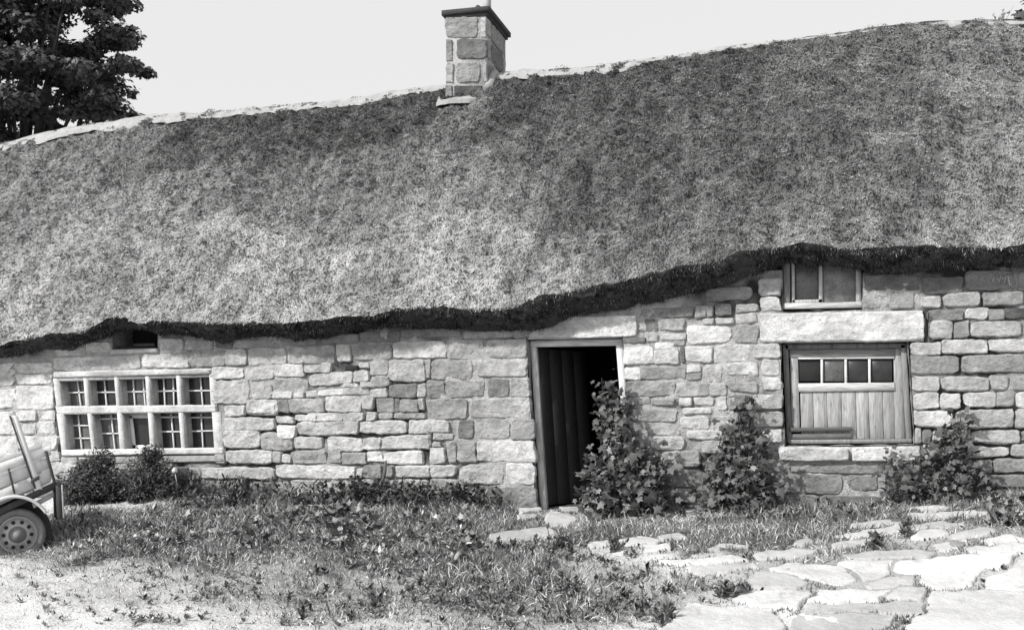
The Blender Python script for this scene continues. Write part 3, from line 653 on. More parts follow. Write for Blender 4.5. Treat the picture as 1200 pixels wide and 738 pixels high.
# ------------------------------------------------------------------ upper right window
ub = MB(); Yu = .05
ub.pslab([(918, 356), (926, 356), (926, 300), (918, 300)], Yu, Yu+.08, .2, .008)
ub.pslab([(1003, 355), (1009.5, 355), (1009, 300), (1003, 300)], Yu, Yu+.08, .34, .008)
ub.pslab([(918, 308), (1010, 308), (1010, 300), (918, 300)], Yu, Yu+.08, .3, .008)
uw = ub.build('upper_window', M_WOODP, cot)
ub = MB(); ub.pslab([(918, 362), (1010, 360.5), (1010, 353.5), (918, 355)], Yu-.02, Yu+.08, .45, .006); ub.build('sill', M_WOODH, uw)
s_ = MB(); Yu2 = Yu+.015
for poly in ([(928, 355), (931.5, 355), (931, 306), (927.5, 306)], [(959.5, 355), (964, 355), (963.5, 306), (959.5, 306)], [(928, 355), (964, 354.5), (964, 350.5), (928, 351.5)]):
    s_.pslab(poly, Yu2, Yu2+.03, .42, .004)
s_.build('sash', M_WOODP, uw)
for (x0, x1, mt) in ((930, 961, M_GLASS2), (963, 1004, mat('dusty_glass_pale', .14, .35, .5, .45, 9, 40, .1, .003, stain=.4, stainscale=12))):
    p_ = MB(); p_.pslab([(x0, 354), (x1, 354), (x1, 304), (x0, 304)], Yu+.04, Yu+.045, .1, .001); p_.build('pane', mt, uw)
lb = MB(); slab_stone(lb, [(890, 401.5), (1084.5, 399.5), (1083, 363), (889, 367)], .52, 520, .03); lb.build('window_lintel', M_STONE, cot)

# ------------------------------------------------------------------ lower right window: boarded shutter with four panes
Ys = .13
fb = MB()
fb.pslab([(922, 519), (928, 519), (923.5, 403), (917, 403)], Ys-.03, Ys+.07, .14, .008)
fb.pslab([(1062, 518), (1069, 518), (1062, 403), (1055.5, 403)], Ys-.03, Ys+.07, .2, .008)
fb.pslab([(920, 409), (1062, 407.5), (1062, 402), (918, 403)], Ys-.03, Ys+.07, .15, .008)
fb.pslab([(924, 520), (1069, 519), (1068, 514), (924, 515)], Ys-.04, Ys+.07, .2, .005)
sw = fb.build('shuttered_window', M_WOODP, cot)
tp = MB(); tp.pslab([(925, 419.5), (1050, 418.5), (1050, 408), (925, 409)], Ys, Ys+.035, .19, .004); tp.build('top_rail', M_WOODH, sw)
stl = MB(); stl.pslab([(927.5, 506), (937.5, 506), (935, 419), (926, 419)], Ys+.002, Ys+.034, .30, .003); stl.build('stile', M_WOODP, sw)
stl = MB(); stl.pslab([(1049, 514), (1061.5, 514), (1057, 408), (1047, 408)], Ys+.002, Ys+.034, .27, .003); stl.build('stile', M_WOODP, sw)
bt = MB(); bt.pslab([(936, 459), (1049, 457.5), (1048, 448), (935, 449)], Ys-.012, Ys+.03, .42, .003)
bt.pslab([(936, 421), (1048, 420), (1048, 418), (935, 419)], Ys-.012, Ys+.03, .5, .003); bt.build('glazing_rail', M_WOODH, sw)
plx = [937.5, 952.5, 968.5, 985.5, 1002.5, 1017.5, 1034, 1048.5]
pm = MB()
for i in range(7):
    a, b = plx[i]+.25, plx[i+1]-.25; sh = 1.5
    pm.pslab([(a+sh, 514), (b+sh, 514), (b, 458), (a, 458)], Ys+.004+.004*R.rand(), Ys+.03, .24+.12*R.rand(), .002)
pm.build('planks', M_WOODP, sw)
for i, (a, b) in enumerate(((936.5, 961.5), (965, 989), (992.5, 1017), (1020.5, 1045.5))):
    p_ = MB(); q = [(a, 446.5), (b, 446.5), (b, 420.5), (a, 420.5)]
    p_.pslab(q, Ys+.018, Ys+.022, .1, .001); p_.build('pane', M_DARK if i == 0 else M_GLASS if i != 1 else M_GLASS2, sw)
for a in (961.5, 989.5, 1017.3):
    g_ = MB(); g_.pslab([(a+.3, 449), (a+3.2, 449), (a+3, 419), (a, 419)], Ys-.008, Ys+.02, .58, .002); g_.build('glazing_bar', M_WOODP, sw)
bb = MB(); bb.pslab([(925, 505.5), (998, 504.5), (998, 500), (925, 501)], Ys-.05, Ys-.005, .1, .004); bb.pslab([(925, 514.5), (998, 513.5), (998, 507.5), (925, 508.5)], Ys-.025, Ys-.002, .13, .004)
bb.build('batten', M_WOODH, sw)
sl_ = MB(); slab_stone(sl_, [(912, 541), (996, 541), (996, 523.5), (911, 523.5)], .5, 540, .07); sl_.build('window_sill', M_STONE, cot)
sl_ = MB(); slab_stone(sl_, [(998, 541.5), (1080, 541), (1079, 522.5), (998, 523.5)], .5, 541, .065); sl_.build('window_sill', M_STONE, cot)
ih = MB(); a = P(1086.5, 364, -.05); b = P(1087, 395, -.05); n = 10
ih.tube([P(1085, 393, -.03), P(1084.5, 372, -.05), P(1085.5, 365, -.06), P(1088, 366, -.06), P(1088, 375, -.05), P(1086, 378, -.045)], .008, 6); ih.build('iron_hook', M_IRON, cot)
M_CHALK = mat('chalk', .5, 1, 0, .2, 9, 60, 0, 0)
sc_ = MB()
for l in ([(1163, 330), (1167, 321), (1170, 329)], [(1171, 331), (1173, 320), (1175, 327)], [(1177, 332), (1179, 322), (1182, 325), (1183, 334)]):
    sc_.tube([P(x, y, -.047) for x, y in l], .0035, 5)
sc_.build('scratched_mark', M_CHALK, cot)

# ------------------------------------------------------------------ flagstone paving
SL = [[(781, 735), (805, 712), (905, 717), (915, 728), (910, 752), (770, 752)], [(860, 688), (893, 672), (925, 676), (946, 685), (930, 691), (895, 692)], [(862, 706), (885, 697), (925, 695), (948, 700), (938, 713), (895, 711)],
      [(925, 742), (945, 722), (1000, 719), (1045, 723), (1040, 736), (1000, 752), (925, 752)], [(905, 667), (932, 662), (985, 664), (1000, 677), (985, 686), (955, 681), (905, 671)], [(810, 668), (880, 662), (888, 668), (850, 672), (815, 674)],
      [(775, 662), (860, 653), (872, 658), (800, 665)], [(832, 645), (850, 637), (878, 640), (865, 644), (840, 648)], [(750, 641), (785, 638), (787, 645), (752, 647)], [(882, 651), (925, 644), (955, 647), (925, 655), (885, 657)],
      [(925, 641), (945, 633), (950, 640), (935, 643)], [(975, 631), (1050, 620), (1057, 625), (1000, 633)], [(975, 641), (1020, 632), (1032, 637), (1000, 645), (977, 646)], [(1062, 631), (1080, 625), (1100, 624), (1106, 629), (1075, 635)],
      [(1070, 604), (1150, 599), (1160, 603), (1100, 611), (1075, 609)], [(1075, 597), (1100, 594), (1110, 597), (1090, 601)], [(1065, 622), (1105, 615), (1122, 618), (1090, 623)], [(1108, 630), (1150, 621), (1162, 626), (1116, 638)],
      [(1078, 645), (1135, 632), (1130, 640), (1110, 647), (1085, 649)], [(985, 653), (1090, 645), (1100, 650), (1085, 656), (990, 658)], [(980, 661), (1047, 660), (1032, 673), (1008, 684), (1003, 675), (990, 664)],
      [(1050, 662), (1100, 656), (1188, 651), (1180, 663), (1148, 672), (1134, 688), (1095, 691), (1068, 680), (1080, 674), (1045, 668)], [(1038, 678), (1075, 677), (1064, 686), (1045, 690), (1015, 691), (1012, 685)],
      [(1047, 693), (1085, 691), (1082, 702), (1070, 706), (1034, 706)], [(960, 695), (1040, 694), (1028, 706), (952, 707)], [(1190, 659), (1230, 655), (1230, 693), (1152, 692), (1158, 680), (1184, 669)],
      [(1088, 704), (1100, 697), (1155, 696), (1230, 697), (1230, 755), (1060, 755), (1078, 728), (1100, 724)], [(945, 711), (1030, 709), (1080, 709), (1086, 722), (1050, 720), (1000, 716), (948, 719)],
      [(1130, 645), (1190, 640), (1230, 640), (1230, 647), (1140, 649)], [(1150, 637), (1185, 629), (1200, 634), (1160, 640)], [(1170, 604), (1230, 600), (1230, 605), (1180, 608)],
      [(572, 629), (600, 624), (640, 620), (650, 628), (638, 633), (600, 636), (575, 635)], [(638, 609), (645, 602), (665, 604), (677, 610), (665, 618), (641, 618)], [(660, 598), (672, 593), (686, 595), (685, 600), (668, 602)],
      [(609, 599), (632, 597), (634, 601), (612, 603)], [(610, 606), (625, 604), (628, 608), (612, 610)], [(688, 639), (708, 635), (714, 641), (690, 644)], [(724, 634), (745, 631), (772, 634), (760, 639), (728, 641)],
      [(815, 654), (850, 650), (858, 653), (820, 657)], [(1000, 616), (1040, 611), (1052, 614), (1010, 620)], [(770, 630), (800, 627), (806, 630), (775, 633)]]
rs_ = np.random.RandomState(5)
SLW = [G(np.array([a for a, b in p], float), np.array([b for a, b in p], float))[:, :2] for p in SL]
for i in range(60):        # paving carries on to the right, out of the photograph
    x, y = 1.3+rs_.rand()*3.3, -6.4+rs_.rand()*5.6; cpx, cpy = pix(np.array([x, y, float(H(x, y))]))
    a = np.sort(rs_.rand(6))*2*math.pi; q = .24+.2*rs_.rand(6)
    if cpx < 1262 or any(np.linalg.norm(w_.mean(0)-(x, y)) < .62 for w_ in SLW): continue
    SLW.append(np.stack([x+q*np.cos(a), y+q*.75*np.sin(a)], -1))
def slab_field(X, Y):
    """distance to the nearest and second nearest slab outline (negative inside), and which slab"""
    d1 = np.full(X.shape, 9.0); d2 = np.full(X.shape, 9.0); who = np.full(X.shape, -1)
    Xn = X+.030*fbm(X*6, Y*6, 61, 3)+.05*noise(X*2, Y*2, 3.3); Yn = Y+.030*fbm(X*6, Y*6, 71, 3)+.05*noise(X*2, Y*2, 8.3)
    for k, w_ in enumerate(SLW):
        m = (Xn > w_[:, 0].min()-.4) & (Xn < w_[:, 0].max()+.4) & (Yn > w_[:, 1].min()-.4) & (Yn < w_[:, 1].max()+.4)
        if not m.any(): continue
        x, y = Xn[m], Yn[m]; n = len(w_); dm = np.full(x.shape, 9.0); ins = np.zeros(x.shape, bool); j = n-1
        for i in range(n):
            ax_, ay_ = w_[j]; bx_, by_ = w_[i]; ex, ey = bx_-ax_, by_-ay_
            t = np.clip(((x-ax_)*ex+(y-ay_)*ey)/(ex*ex+ey*ey+1e-9), 0, 1); dm = np.minimum(dm, np.hypot(x-ax_-t*ex, y-ay_-t*ey))
            ins ^= ((by_ > y) != (ay_ > y)) & (x < (ax_-bx_)*(y-by_)/(ay_-by_+1e-12)+bx_); j = i
        d = np.where(ins, -dm, dm); o1, o2 = d1[m], d2[m]; nw = d < o1
        d2[m] = np.where(nw, o1, np.minimum(o2, d)); d1[m] = np.where(nw, d, o1); who[m] = np.where(nw, k, who[m])
    return d1, d2, who
def slab_edge(X, Y):
    d1, d2, who = slab_field(X, Y)
    return np.minimum(.026+.02*noise(X*1.5, Y*1.5, 4)-d1, (d2-d1)*.5-.012), who      # how far inside a slab (metres)
px0 = np.arange(-3.9, 4.9, .014); py0 = np.arange(-6.6, .02, .014); PX, PY = np.meshgrid(px0, py0, indexing='ij')
PE, PW = slab_edge(PX, PY)
rr0 = np.random.RandomState(12); tl = rr0.normal(0, .010, (len(SLW)+1, 2)); rs2 = .016+.012*rr0.rand(len(SLW)+1); tn = .47*(1+.2*(rr0.rand(len(SLW)+1)-.5)*2)
SC = np.array([w_.mean(0) for w_ in SLW]+[[0, 0]])
ee = np.clip(PE/.014, 0, 1)
wear = .006*fbm(PX*5, PY*5, 2, 3)+.003*fbm(PX*22, PY*22, 5, 2)
PZ = H(PX, PY)+rs2[PW]+(PX-SC[PW, 0])*tl[PW, 0]+(PY-SC[PW, 1])*tl[PW, 1]*.7+wear-.05*(1-np.sqrt(1-(1-ee)**2))
idx = np.arange(PX.size).reshape(PX.shape); on = PE > -.012
kq = on[:-1, :-1] & on[1:, :-1] & on[1:, 1:] & on[:-1, 1:]
q = np.stack([idx[:-1, :-1], idx[1:, :-1], idx[1:, 1:], idx[:-1, 1:]], -1)[kq]
used = np.unique(q); rem = np.full(PX.size, -1); rem[used] = np.arange(len(used))
sb = MB(); sb.add(np.stack([PX, PY, PZ], -1).reshape(-1, 3)[used], Q=rem[q], c=(tn[PW]*(1+.12*fbm(PX*3, PY*3, 44, 3))).ravel()[used])
sb.build('flagstone_paving', M_SLAB, smooth=True, kind='structure')

# ------------------------------------------------------------------ plants
def leafmesh(mb, ctr, nrm, dirv, size, c, lobed=True, fold=.15):
    """many leaves at once: lobed (ivy-like) or long pointed"""
    n = len(ctr); nrm = unit(nrm); d = unit(dirv-nrm*(dirv*nrm).sum(-1, keepdims=True)); s = np.cross(nrm, d)
    if lobed:
        sh = np.array([(0, -.45), (.34, -.42), (.28, -.12), (.55, .08), (.22, .18), (0, .62), (-.22, .18), (-.55, .08), (-.28, -.12), (-.34, -.42)])
    else:
        sh = np.array([(0, -.5), (.16, -.25), (.2, .05), (.12, .3), (0, .55), (-.12, .3), (-.2, .05), (-.16, -.25)])
    m = len(sh)
    V = ctr[:, None]+size[:, None, None]*(sh[None, :, 0, None]*s[:, None]+sh[None, :, 1, None]*d[:, None]-fold*(np.abs(sh[None, :, 0, None]))*nrm[:, None]-.12*(sh[None, :, 1, None]**2)*nrm[:, None])
    V = np.concatenate([V, ctr[:, None]+.02*size[:, None, None]*nrm[:, None]], 1)
    i = np.arange(n)[:, None]*(m+1)
    T = np.stack([np.stack([i[:, 0]+k, i[:, 0]+(k+1) % m, i[:, 0]+m], -1) for k in range(m)], 1).reshape(-1, 3)
    mb.add(V.reshape(-1, 3), T=T, c=np.repeat(c, m+1))
def clump_pts(r, blobs, n):
    w = np.array([b[3]*b[4]*b[5] for b in blobs])**.95; k = r.choice(len(blobs), n, p=w/w.sum()); B = np.array(blobs)[k]
    d = unit(r.normal(0, 1, (n, 3))); rad = r.rand(n)**.28
    wob = 1+.42*fbm(d[:, 0]*2+B[:, 0]*3, d[:, 1]*2, d[:, 2]*2, 2)
    return B[:, :3]+d*B[:, 3:6]*(rad*wob)[:, None], d, B[:, :3]
def shrub(name, label, cat, blobs, n, size, tone, stems, seed, lobed=True, base=None, group=None, upbias=.5):
    r = np.random.RandomState(seed); b = np.array(base); t = thing(name, label, cat, tuple(b), group)
    if lobed:
        ns = max(30, n//13); e, d0, c0 = clump_pts(r, blobs, ns); wild = r.rand(ns) < .14; e[wild] += (d0[wild]*np.array([.24, .1, .14])+np.array([0, 0, .05]))*r.rand(wild.sum())[:, None]; sm = MB(); P_, D_ = [], []
        for k in range(ns):
            s0 = b+np.array([r.normal(0, .10), r.normal(0, .04), -.03]); en = e[k]; en[1] = min(en[1], -.07); en[2] = max(en[2], float(H(en[0], en[1]))+.06)
            m = s0*.5+en*.5+np.array([(en[0]-s0[0])*-.12+r.normal(0, .03), -.02, .06]); m[1] = min(m[1], -.06)
            sm.tube([s0, m, en], [.009, .006, .003], 5, .09)
            L = np.linalg.norm(en-s0); kk = max(6, int(13*min(1.5, L/.6)*r.uniform(.6, 1.4))); f = 1-np.minimum(.8, .30/max(L, .2))*r.rand(kk)
            p = (1-f)[:, None]**2*s0+(2*f*(1-f))[:, None]*m+(f**2)[:, None]*en
            P_.append(p+r.normal(0, .055, (kk, 3))*np.array([1.1, .7, 1])); D_.append(np.tile(unit(en-m), (kk, 1)))
        p, d = np.concatenate(P_), np.concatenate(D_); n = len(p)
        sm.build('stem', M_BARK, t)
    else:
        p, d, c0 = clump_pts(r, blobs, n)
        sm = MB()
        for q in blobs:
            for k in range(stems):
                e = np.array(q[:3])+r.normal(0, .5, 3)*np.array(q[3:6]); s0 = b+np.array([r.normal(0, .06), r.normal(0, .02), -.03]); e[1] = min(e[1], -.06)
                m = (s0+e)/2+np.array([r.normal(0, .05), -.03, .05]); m[1] = min(m[1], -.06); sm.tube([s0, m, e], [.012, .008, .004], 5)
        sm.build('stem', M_BARK, t)
    p[:, 2] = np.maximum(p[:, 2], H(p[:, 0], p[:, 1])+.02)
    p[:, 1] = np.where(p[:, 1] > -.05, -.05-.05*r.rand(n), p[:, 1])
    nn = unit((d*.4 if not lobed else 0)+np.array([-.1, -.5, upbias])+r.normal(0, .5, (n, 3))); dv = unit((np.array([0, -.35, -.6])+.5*d if lobed else d)+r.normal(0, .5, (n, 3)))
    mb = MB(); leafmesh(mb, p, nn, dv, size*np.clip(np.exp(r.normal(-.1, .4, n)), .45, 1.45), np.clip(tone*np.exp(r.normal(0, .5, n)), .01, .4), lobed)
    mb.build('foliage', M_LEAF, t)
    return t
def bl3(x, y, Y, rx_, rz, ry=.15): p = P(x, y, Y); s = 1300/12.6; return (p[0], p[1], p[2], rx_*1.12/s, ry, rz*1.1/s)
def gp(x, y, Y): p = P(x, y, Y); return (float(p[0]), float(p[1]), float(H(p[0], p[1])))
shrub('climbing_shrub', 'tall leafy shrub growing up the right side of the open doorway', 'shrub',
      [bl3(742, 568, -.38, 42, 32, .26), bl3(727, 530, -.28, 24, 24, .2), bl3(758, 552, -.22, 22, 20, .16), bl3(715, 590, -.45, 34, 14, .2), bl3(724, 500, -.2, 17, 20, .12), bl3(715, 474, -.16, 9, 18, .08), bl3(712, 450, -.13, 8, 14, .06), bl3(770, 580, -.25, 26, 20, .18)],
      3000, .078, .07, 2, 21, base=gp(735, 590, -.2), group='leafy shrubs against the front wall')
shrub('climbing_shrub', 'spreading leafy shrub between doorway and boarded window, a thin shoot climbing the stones', 'shrub',
      [bl3(872, 574, -.32, 42, 26, .2), bl3(845, 540, -.2, 20, 20, .12), bl3(892, 545, -.2, 24, 20, .12), bl3(832, 572, -.2, 20, 18, .12), bl3(905, 578, -.26, 18, 16, .12), bl3(868, 512, -.12, 30, 10, .07), bl3(873, 478, -.1, 11, 20, .05), bl3(866, 452, -.08, 13, 10, .04), bl3(852, 520, -.12, 12, 14, .06), bl3(838, 560, -.15, 14, 26, .08), bl3(890, 516, -.1, 12, 8, .05)],
      1700, .076, .062, 3, 22, base=gp(870, 590, -.2), group='leafy shrubs against the front wall')
shrub('climbing_shrub', 'leafy shrub with one tall peak below the right end of the window sill', 'shrub',
      [bl3(1088, 573, -.32, 46, 22, .22), bl3(1118, 560, -.25, 32, 28, .18), bl3(1055, 565, -.25, 24, 26, .14), bl3(1110, 532, -.2, 26, 22, .12), bl3(1118, 508, -.15, 15, 20, .08), bl3(1117, 492, -.12, 9, 10, .06), bl3(1135, 580, -.2, 26, 14, .14)],
      1900, .074, .062, 2, 23, base=gp(1100, 585, -.2), group='leafy shrubs against the front wall')
def bush(name, label, blobs, n, size, tone, seed, base):
    return shrub(name, label, 'bush', blobs, n, size, tone, 6, seed, False, base, 'dark bushes under the mullioned window', .7)
bush('bush', 'dark fine-leaved bush beside the cart under the left half of the window',
     [bl3(106, 570, -.45, 30, 28, .3), bl3(112, 547, -.35, 18, 20, .2), bl3(88, 578, -.5, 18, 22, .22), bl3(136, 575, -.4, 15, 20, .2), bl3(97, 556, -.4, 14, 16, .16), bl3(126, 540, -.3, 9, 12, .1)], 11000, .036, .026, 31, gp(110, 592, -.35))
bush('bush', 'rounder dark bush in front of the middle of the mullioned window sill',
     [bl3(174, 552, -.4, 20, 24, .24), bl3(190, 565, -.42, 20, 22, .22), bl3(168, 576, -.45, 18, 22, .24), bl3(178, 534, -.34, 13, 12, .15), bl3(206, 582, -.38, 16, 15, .18), bl3(222, 568, -.25, 8, 18, .1)], 9000, .036, .026, 32, gp(178, 592, -.35))
# white flower head on a bent stalk
fh = P(204.5, 551, -.5); fg = gp(203, 590, -.45); ft = thing('flower', 'single pale flower head on a stalk beside the bushes', 'flower', fg)
s_ = MB(); s_.tube([fg, ((fg[0]+fh[0])/2+.03, fg[1], (fg[2]+fh[2])/2), tuple(fh)], .005, 6); s_.build('stem', M_PAINT, ft)
s_ = MB(); r = np.random.RandomState(4); n = 40; d = unit(r.normal(0, 1, (n, 3))); leafmesh(s_, fh+d*.03, d, unit(r.normal(0, 1, (n, 3))), np.full(n, .05), np.full(n, .65), False); s_.build('flower_head', M_PAINT, ft)
# stick leaning by the wall
sk = MB(); sk.tube([P(448, 566, -.16), P(451, 552, -.12), P(452, 540, -.09)], [.022, .02, .016], 7, .1)
o = sk.build('wooden_stake', M_GRIM, None, smooth=True); o['label'] = 'short dark wooden stake standing against the wall among weeds'; o['category'] = 'stake'

# ------------------------------------------------------------------ grass and low weeds
def ground_scatter(n, seed, xr=(-10.6, 3.6), yr=(-8.2, -.02)):
    r = np.random.RandomState(seed); X = r.uniform(*xr, n); Y = r.uniform(*yr, n); Z = H(X, Y)+Gdetail(X, Y)
    a, b = pix(np.stack([X, Y, Z], -1)); return r, X, Y, Z, a, b
def on_slab(X, Y): return slab_edge(X, Y)[0] > .004
gr = MB()
def grass(n, seed, hmin, hmax, wd, thr, tone, lean=.35, ex=1.0, tuft=.0):
    r, X, Y, Z, a, b = ground_scatter(n, seed)
    d = dens(a, b); cl = .5+.5*fbm(X*2.6, Y*3.4, seed, 3)+.35*fbm(X*9, Y*9, seed+3, 2)
    keep = (r.rand(n) < (d**ex)*np.clip(.35+1.3*cl, 0, 1.6)) & (d > thr) & ~on_slab(X, Y)
    keep &= ~((Y > -.6) & (X > float(P(632, 590, 0)[0])) & (X < float(P(735, 590, 0)[0])) & (r.rand(n) < .75))
    X, Y, Z, d = X[keep], Y[keep], Z[keep], d[keep]; m = len(X)
    h = r.uniform(hmin, hmax, m)*(.5+.6*d)*(.7+.5*np.clip(fbm(X*1.8, Y*1.8, 40, 2)+.5, 0, 1.4))
    dv = unit(np.stack([r.normal(0, lean, m), r.normal(0, lean, m), np.ones(m)], -1)); side = unit(np.cross(dv, r.normal(0, 1, (m, 3))))
    base = np.stack([X, Y, Z-.01], -1); mid = base+dv*(h*.55)[:, None]; bend = unit(dv+np.stack([r.normal(0, .5, m), r.normal(0, .5, m), -.2*np.ones(m)], -1)); tip = mid+bend*(h*.5)[:, None]
    s = side*(wd*r.uniform(.6, 1.4, m))[:, None]*.5
    V = np.stack([base-s, base+s, mid+s*.8, mid-s*.8, tip], 1).reshape(-1, 3); i = np.arange(m)*5
    gr.add(V, T=np.stack([i+3, i+2, i+4], -1), Q=np.stack([i, i+1, i+2, i+3], -1), c=np.repeat(np.clip(tone*np.exp(r.normal(0, .45, m)), .02, .6), 5))
grass(110000, 1, .03, .10, .007, .05, .15, .8)
grass(36000, 2, .06, .17, .009, .35, .13, .5, 1.6)
grass(40000, 3, .03, .08, .008, .0, .10, .4, .9)
grass(150000, 4, .03, .11, .007, .12, .52, .9, 1.0)
def crackgrass(n, seed):
    r, X, Y, Z, a, b = ground_scatter(n, seed, (-3.9, 4.4), (-6.4, -.1)); e, who = slab_edge(X, Y)
    k = (e < .002) & (e > -.07) & (r.rand(n) < .35+.9*fbm(X*2.2, Y*2.2, 3, 3)); X, Y, Z = X[k], Y[k], Z[k]; m = len(X)
    h = r.uniform(.015, .055, m); dv = unit(np.stack([r.normal(0, .5, m), r.normal(0, .5, m), np.ones(m)], -1)); side = unit(np.cross(dv, r.normal(0, 1, (m, 3))))
    blades(gr, np.stack([X, Y, Z-.005], -1), dv, h, np.full(m, .008), side, np.clip(.13*np.exp(r.normal(0, .6, m)), .02, .5))
crackgrass(200000, 9)
gr.build('grass', M_GRASS, kind='stuff')
wd_ = MB()
def weeds(n, seed, box, size, tone, hz=.1, lobed=False, per=9):
    """low broad-leaved weeds, rosettes of leaves"""
    r = np.random.RandomState(seed); px = r.uniform(box[0], box[2], n); py = r.uniform(box[1], box[3], n); p = G(px, py)
    ok = (p[:, 1] < -.03) & ~on_slab(p[:, 0], p[:, 1]); p = p[ok]
    if box[1] >= 625 and box[2]-box[0] > 150: p = p[(noise(p[:, 0]*1.7, p[:, 1]*2.2, seed)+.7*noise(p[:, 0]*6, p[:, 1]*7, seed)) > -.12]
    for q in p:
        k = r.randint(per-4, per+4); az = r.rand(k)*2*math.pi; el = r.uniform(.15, 1.1, k); sz = size*r.uniform(.5, 1.2); hh = hz*r.rand(k)
        dv = np.stack([np.cos(az)*np.cos(el), np.sin(az)*np.cos(el), np.sin(el)], -1)
        c = q+dv*sz*.55+np.array([0, 0, 1])*hh[:, None]; c[:, 1] = np.minimum(c[:, 1], -.05)
        nn = unit(np.stack([-np.cos(az)*np.sin(el), -np.sin(az)*np.sin(el), np.cos(el)], -1)+r.normal(0, .2, (k, 3)))
        leafmesh(wd_, c, nn, dv, sz*r.uniform(.7, 1.2, k), np.clip(tone*np.exp(r.normal(0, .6, k)), .015, .5), lobed)
weeds(330, 1, (215, 572, 600, 600), .085, .05, .2)
weeds(260, 2, (375, 570, 592, 598), .06, .04, .26, True)
weeds(120, 22, (205, 560, 300, 596), .06, .04, .24, False)
weeds(160, 23, (470, 572, 590, 597), .05, .035, .3, False)
weeds(230, 3, (70, 600, 560, 660), .06, .10, .06)
weeds(60, 33, (150, 600, 560, 645), .07, .16, .10, True)
weeds(120, 34, (70, 600, 560, 665), .07, .32, .05)
weeds(50, 4, (330, 590, 430, 625), .09, .14, .10, True)
weeds(240, 5, (560, 630, 760, 738), .055, .10, .03)
weeds(420, 6, (150, 655, 600, 735), .05, .12, .03)
weeds(150, 36, (0, 665, 300, 735), .04, .16, .02)
weeds(260, 37, (560, 640, 840, 735), .05, .16, .03)
weeds(90, 7, (780, 592, 1080, 612), .06, .09, .06)
weeds(26, 8, (1155, 592, 1200, 620), .08, .07, .08, True)
weeds(9, 9, (1018, 632, 1040, 645), .08, .06, .05, True)
weeds(9, 10, (1058, 618, 1064, 632), .06, .07, .05)
weeds(8, 11, (1096, 712, 1106, 722), .05, .07, .03)
weeds(12, 12, (1040, 727, 1065, 735), .05, .12, .02)
weeds(6, 13, (868, 655, 880, 661), .06, .06, .04)
weeds(14, 14, (1138, 662, 1185, 690), .05, .08, .02)
weeds(30, 15, (840, 690, 880, 704), .055, .10, .04)
weeds(10, 16, (778, 716, 794, 730), .08, .10, .05)
weeds(240, 50, (330, 636, 790, 736), .06, .06, .07, per=12)
weeds(110, 51, (70, 600, 300, 655), .05, .3, .05, per=10)
weeds(80, 52, (300, 604, 570, 655), .05, .05, .08, per=9)
wd_.build('low_weeds', M_LEAF, kind='stuff')
# upright dark shoots standing in the yard, one thing each
def shoot(x, y, hpx, lean, k, seed, label):
    r = np.random.RandomState(seed); g = G(np.array(float(x)), np.array(float(y))); t = thing('weed_shoot', label, 'weed', tuple(g), 'upright weeds in the yard')
    mb = MB(); s = 1300/ (float((g-CAM)@fw))
    for j in range(k):
        top = g+np.array([(lean+r.normal(0, 9))/s, r.normal(0, .05), hpx*r.uniform(.6, 1.05)/s]); mb.tube([g-np.array([0, 0, .02]), (g+top)/2+np.array([r.normal(0, .01), 0, .01]), top], [.006, .005, .002], 5, .06)
        n = 22; f = r.rand(n); p = g+(top-g)*f[:, None]+r.normal(0, .008, (n, 3)); dv = unit(np.tile(top-g, (n, 1))+r.normal(0, .12, (n, 3)))
        leafmesh(mb, p+dv*.015, unit(r.normal(0, 1, (n, 3))+np.array([0, -.5, .2])), dv, r.uniform(.03, .055, n), np.clip(.05*np.exp(r.normal(0, .3, n)), 0, .2), False)
    mb.build('shoots', M_LEAF, t)
shoot(643, 652, 38, 6, 5, 1, 'largest spray of dark upright shoots in front of the door slabs')
shoot(588, 645, 20, 0, 3, 2, 'short dark upright weed at the left end of the pale door slab')
shoot(717, 647, 22, 4, 4, 3, 'dark upright weed between the two small pale slabs right of the door')
shoot(632, 700, 16, 2, 5, 4, 'low dark weed tuft below the large spray, nearer the bottom edge')
shoot(672, 698, 22, 3, 5, 5, 'dark weed tuft to the right in the grassy patch below the door')

# ------------------------------------------------------------------ the cart at the left edge
CY = -2.7
cpv = P(21, 627, CY)
cart = thing('farm_trailer', 'tipped pale wooden farm trailer with rubber tyred wheel at left edge', 'trailer', (float(cpv[0]), float(cpv[1]), float(H(cpv[0], cpv[1]))))
sC = F/float((cpv-CAM)@fw)              # px per metre there
yawc = math.radians(42)
ax = np.array([math.cos(yawc), math.sin(yawc), 0]); ay = np.array([-math.sin(yawc), math.cos(yawc), 0])
def cpt(x, y, d=0.0):
    """trailer side plane: photograph px -> point on it, d metres behind it"""
    dd_ = ray(x, y); t = ((cpv-CAM)@ay)/(dd_@ay); return CAM+t*dd_+ay*d
def cslab(poly, d0, d1, c, bev=.004, mb=None):
    f = np.array([cpt(x, y, d0) for x, y in poly]); b = f+ay*(d1-d0); mb.hexa(np.concatenate([f, b]), c, bev)
wr = 31.0/sC
zg = float(H(cpv[0], cpv[1])); wc = cpt(21, 627, .05)
def ringpts(c, rad, off, n=40, a0=0, a1=2*math.pi):
    th_ = np.linspace(a0, a1, n); return c+rad*(np.cos(th_)[:, None]*ax+np.sin(th_)[:, None]*up)+ay*off
def lathe(mb, c, prof, n=40, col=.5):
    Gd = np.stack([ringpts(c, r_, o_, n+1) for r_, o_ in prof], 0); mb.grid(Gd, col)
M_RIM = mat('rim_paint', None, .6, .3, .12, 8, 70, .25, .004, stain=.3, stainscale=10)
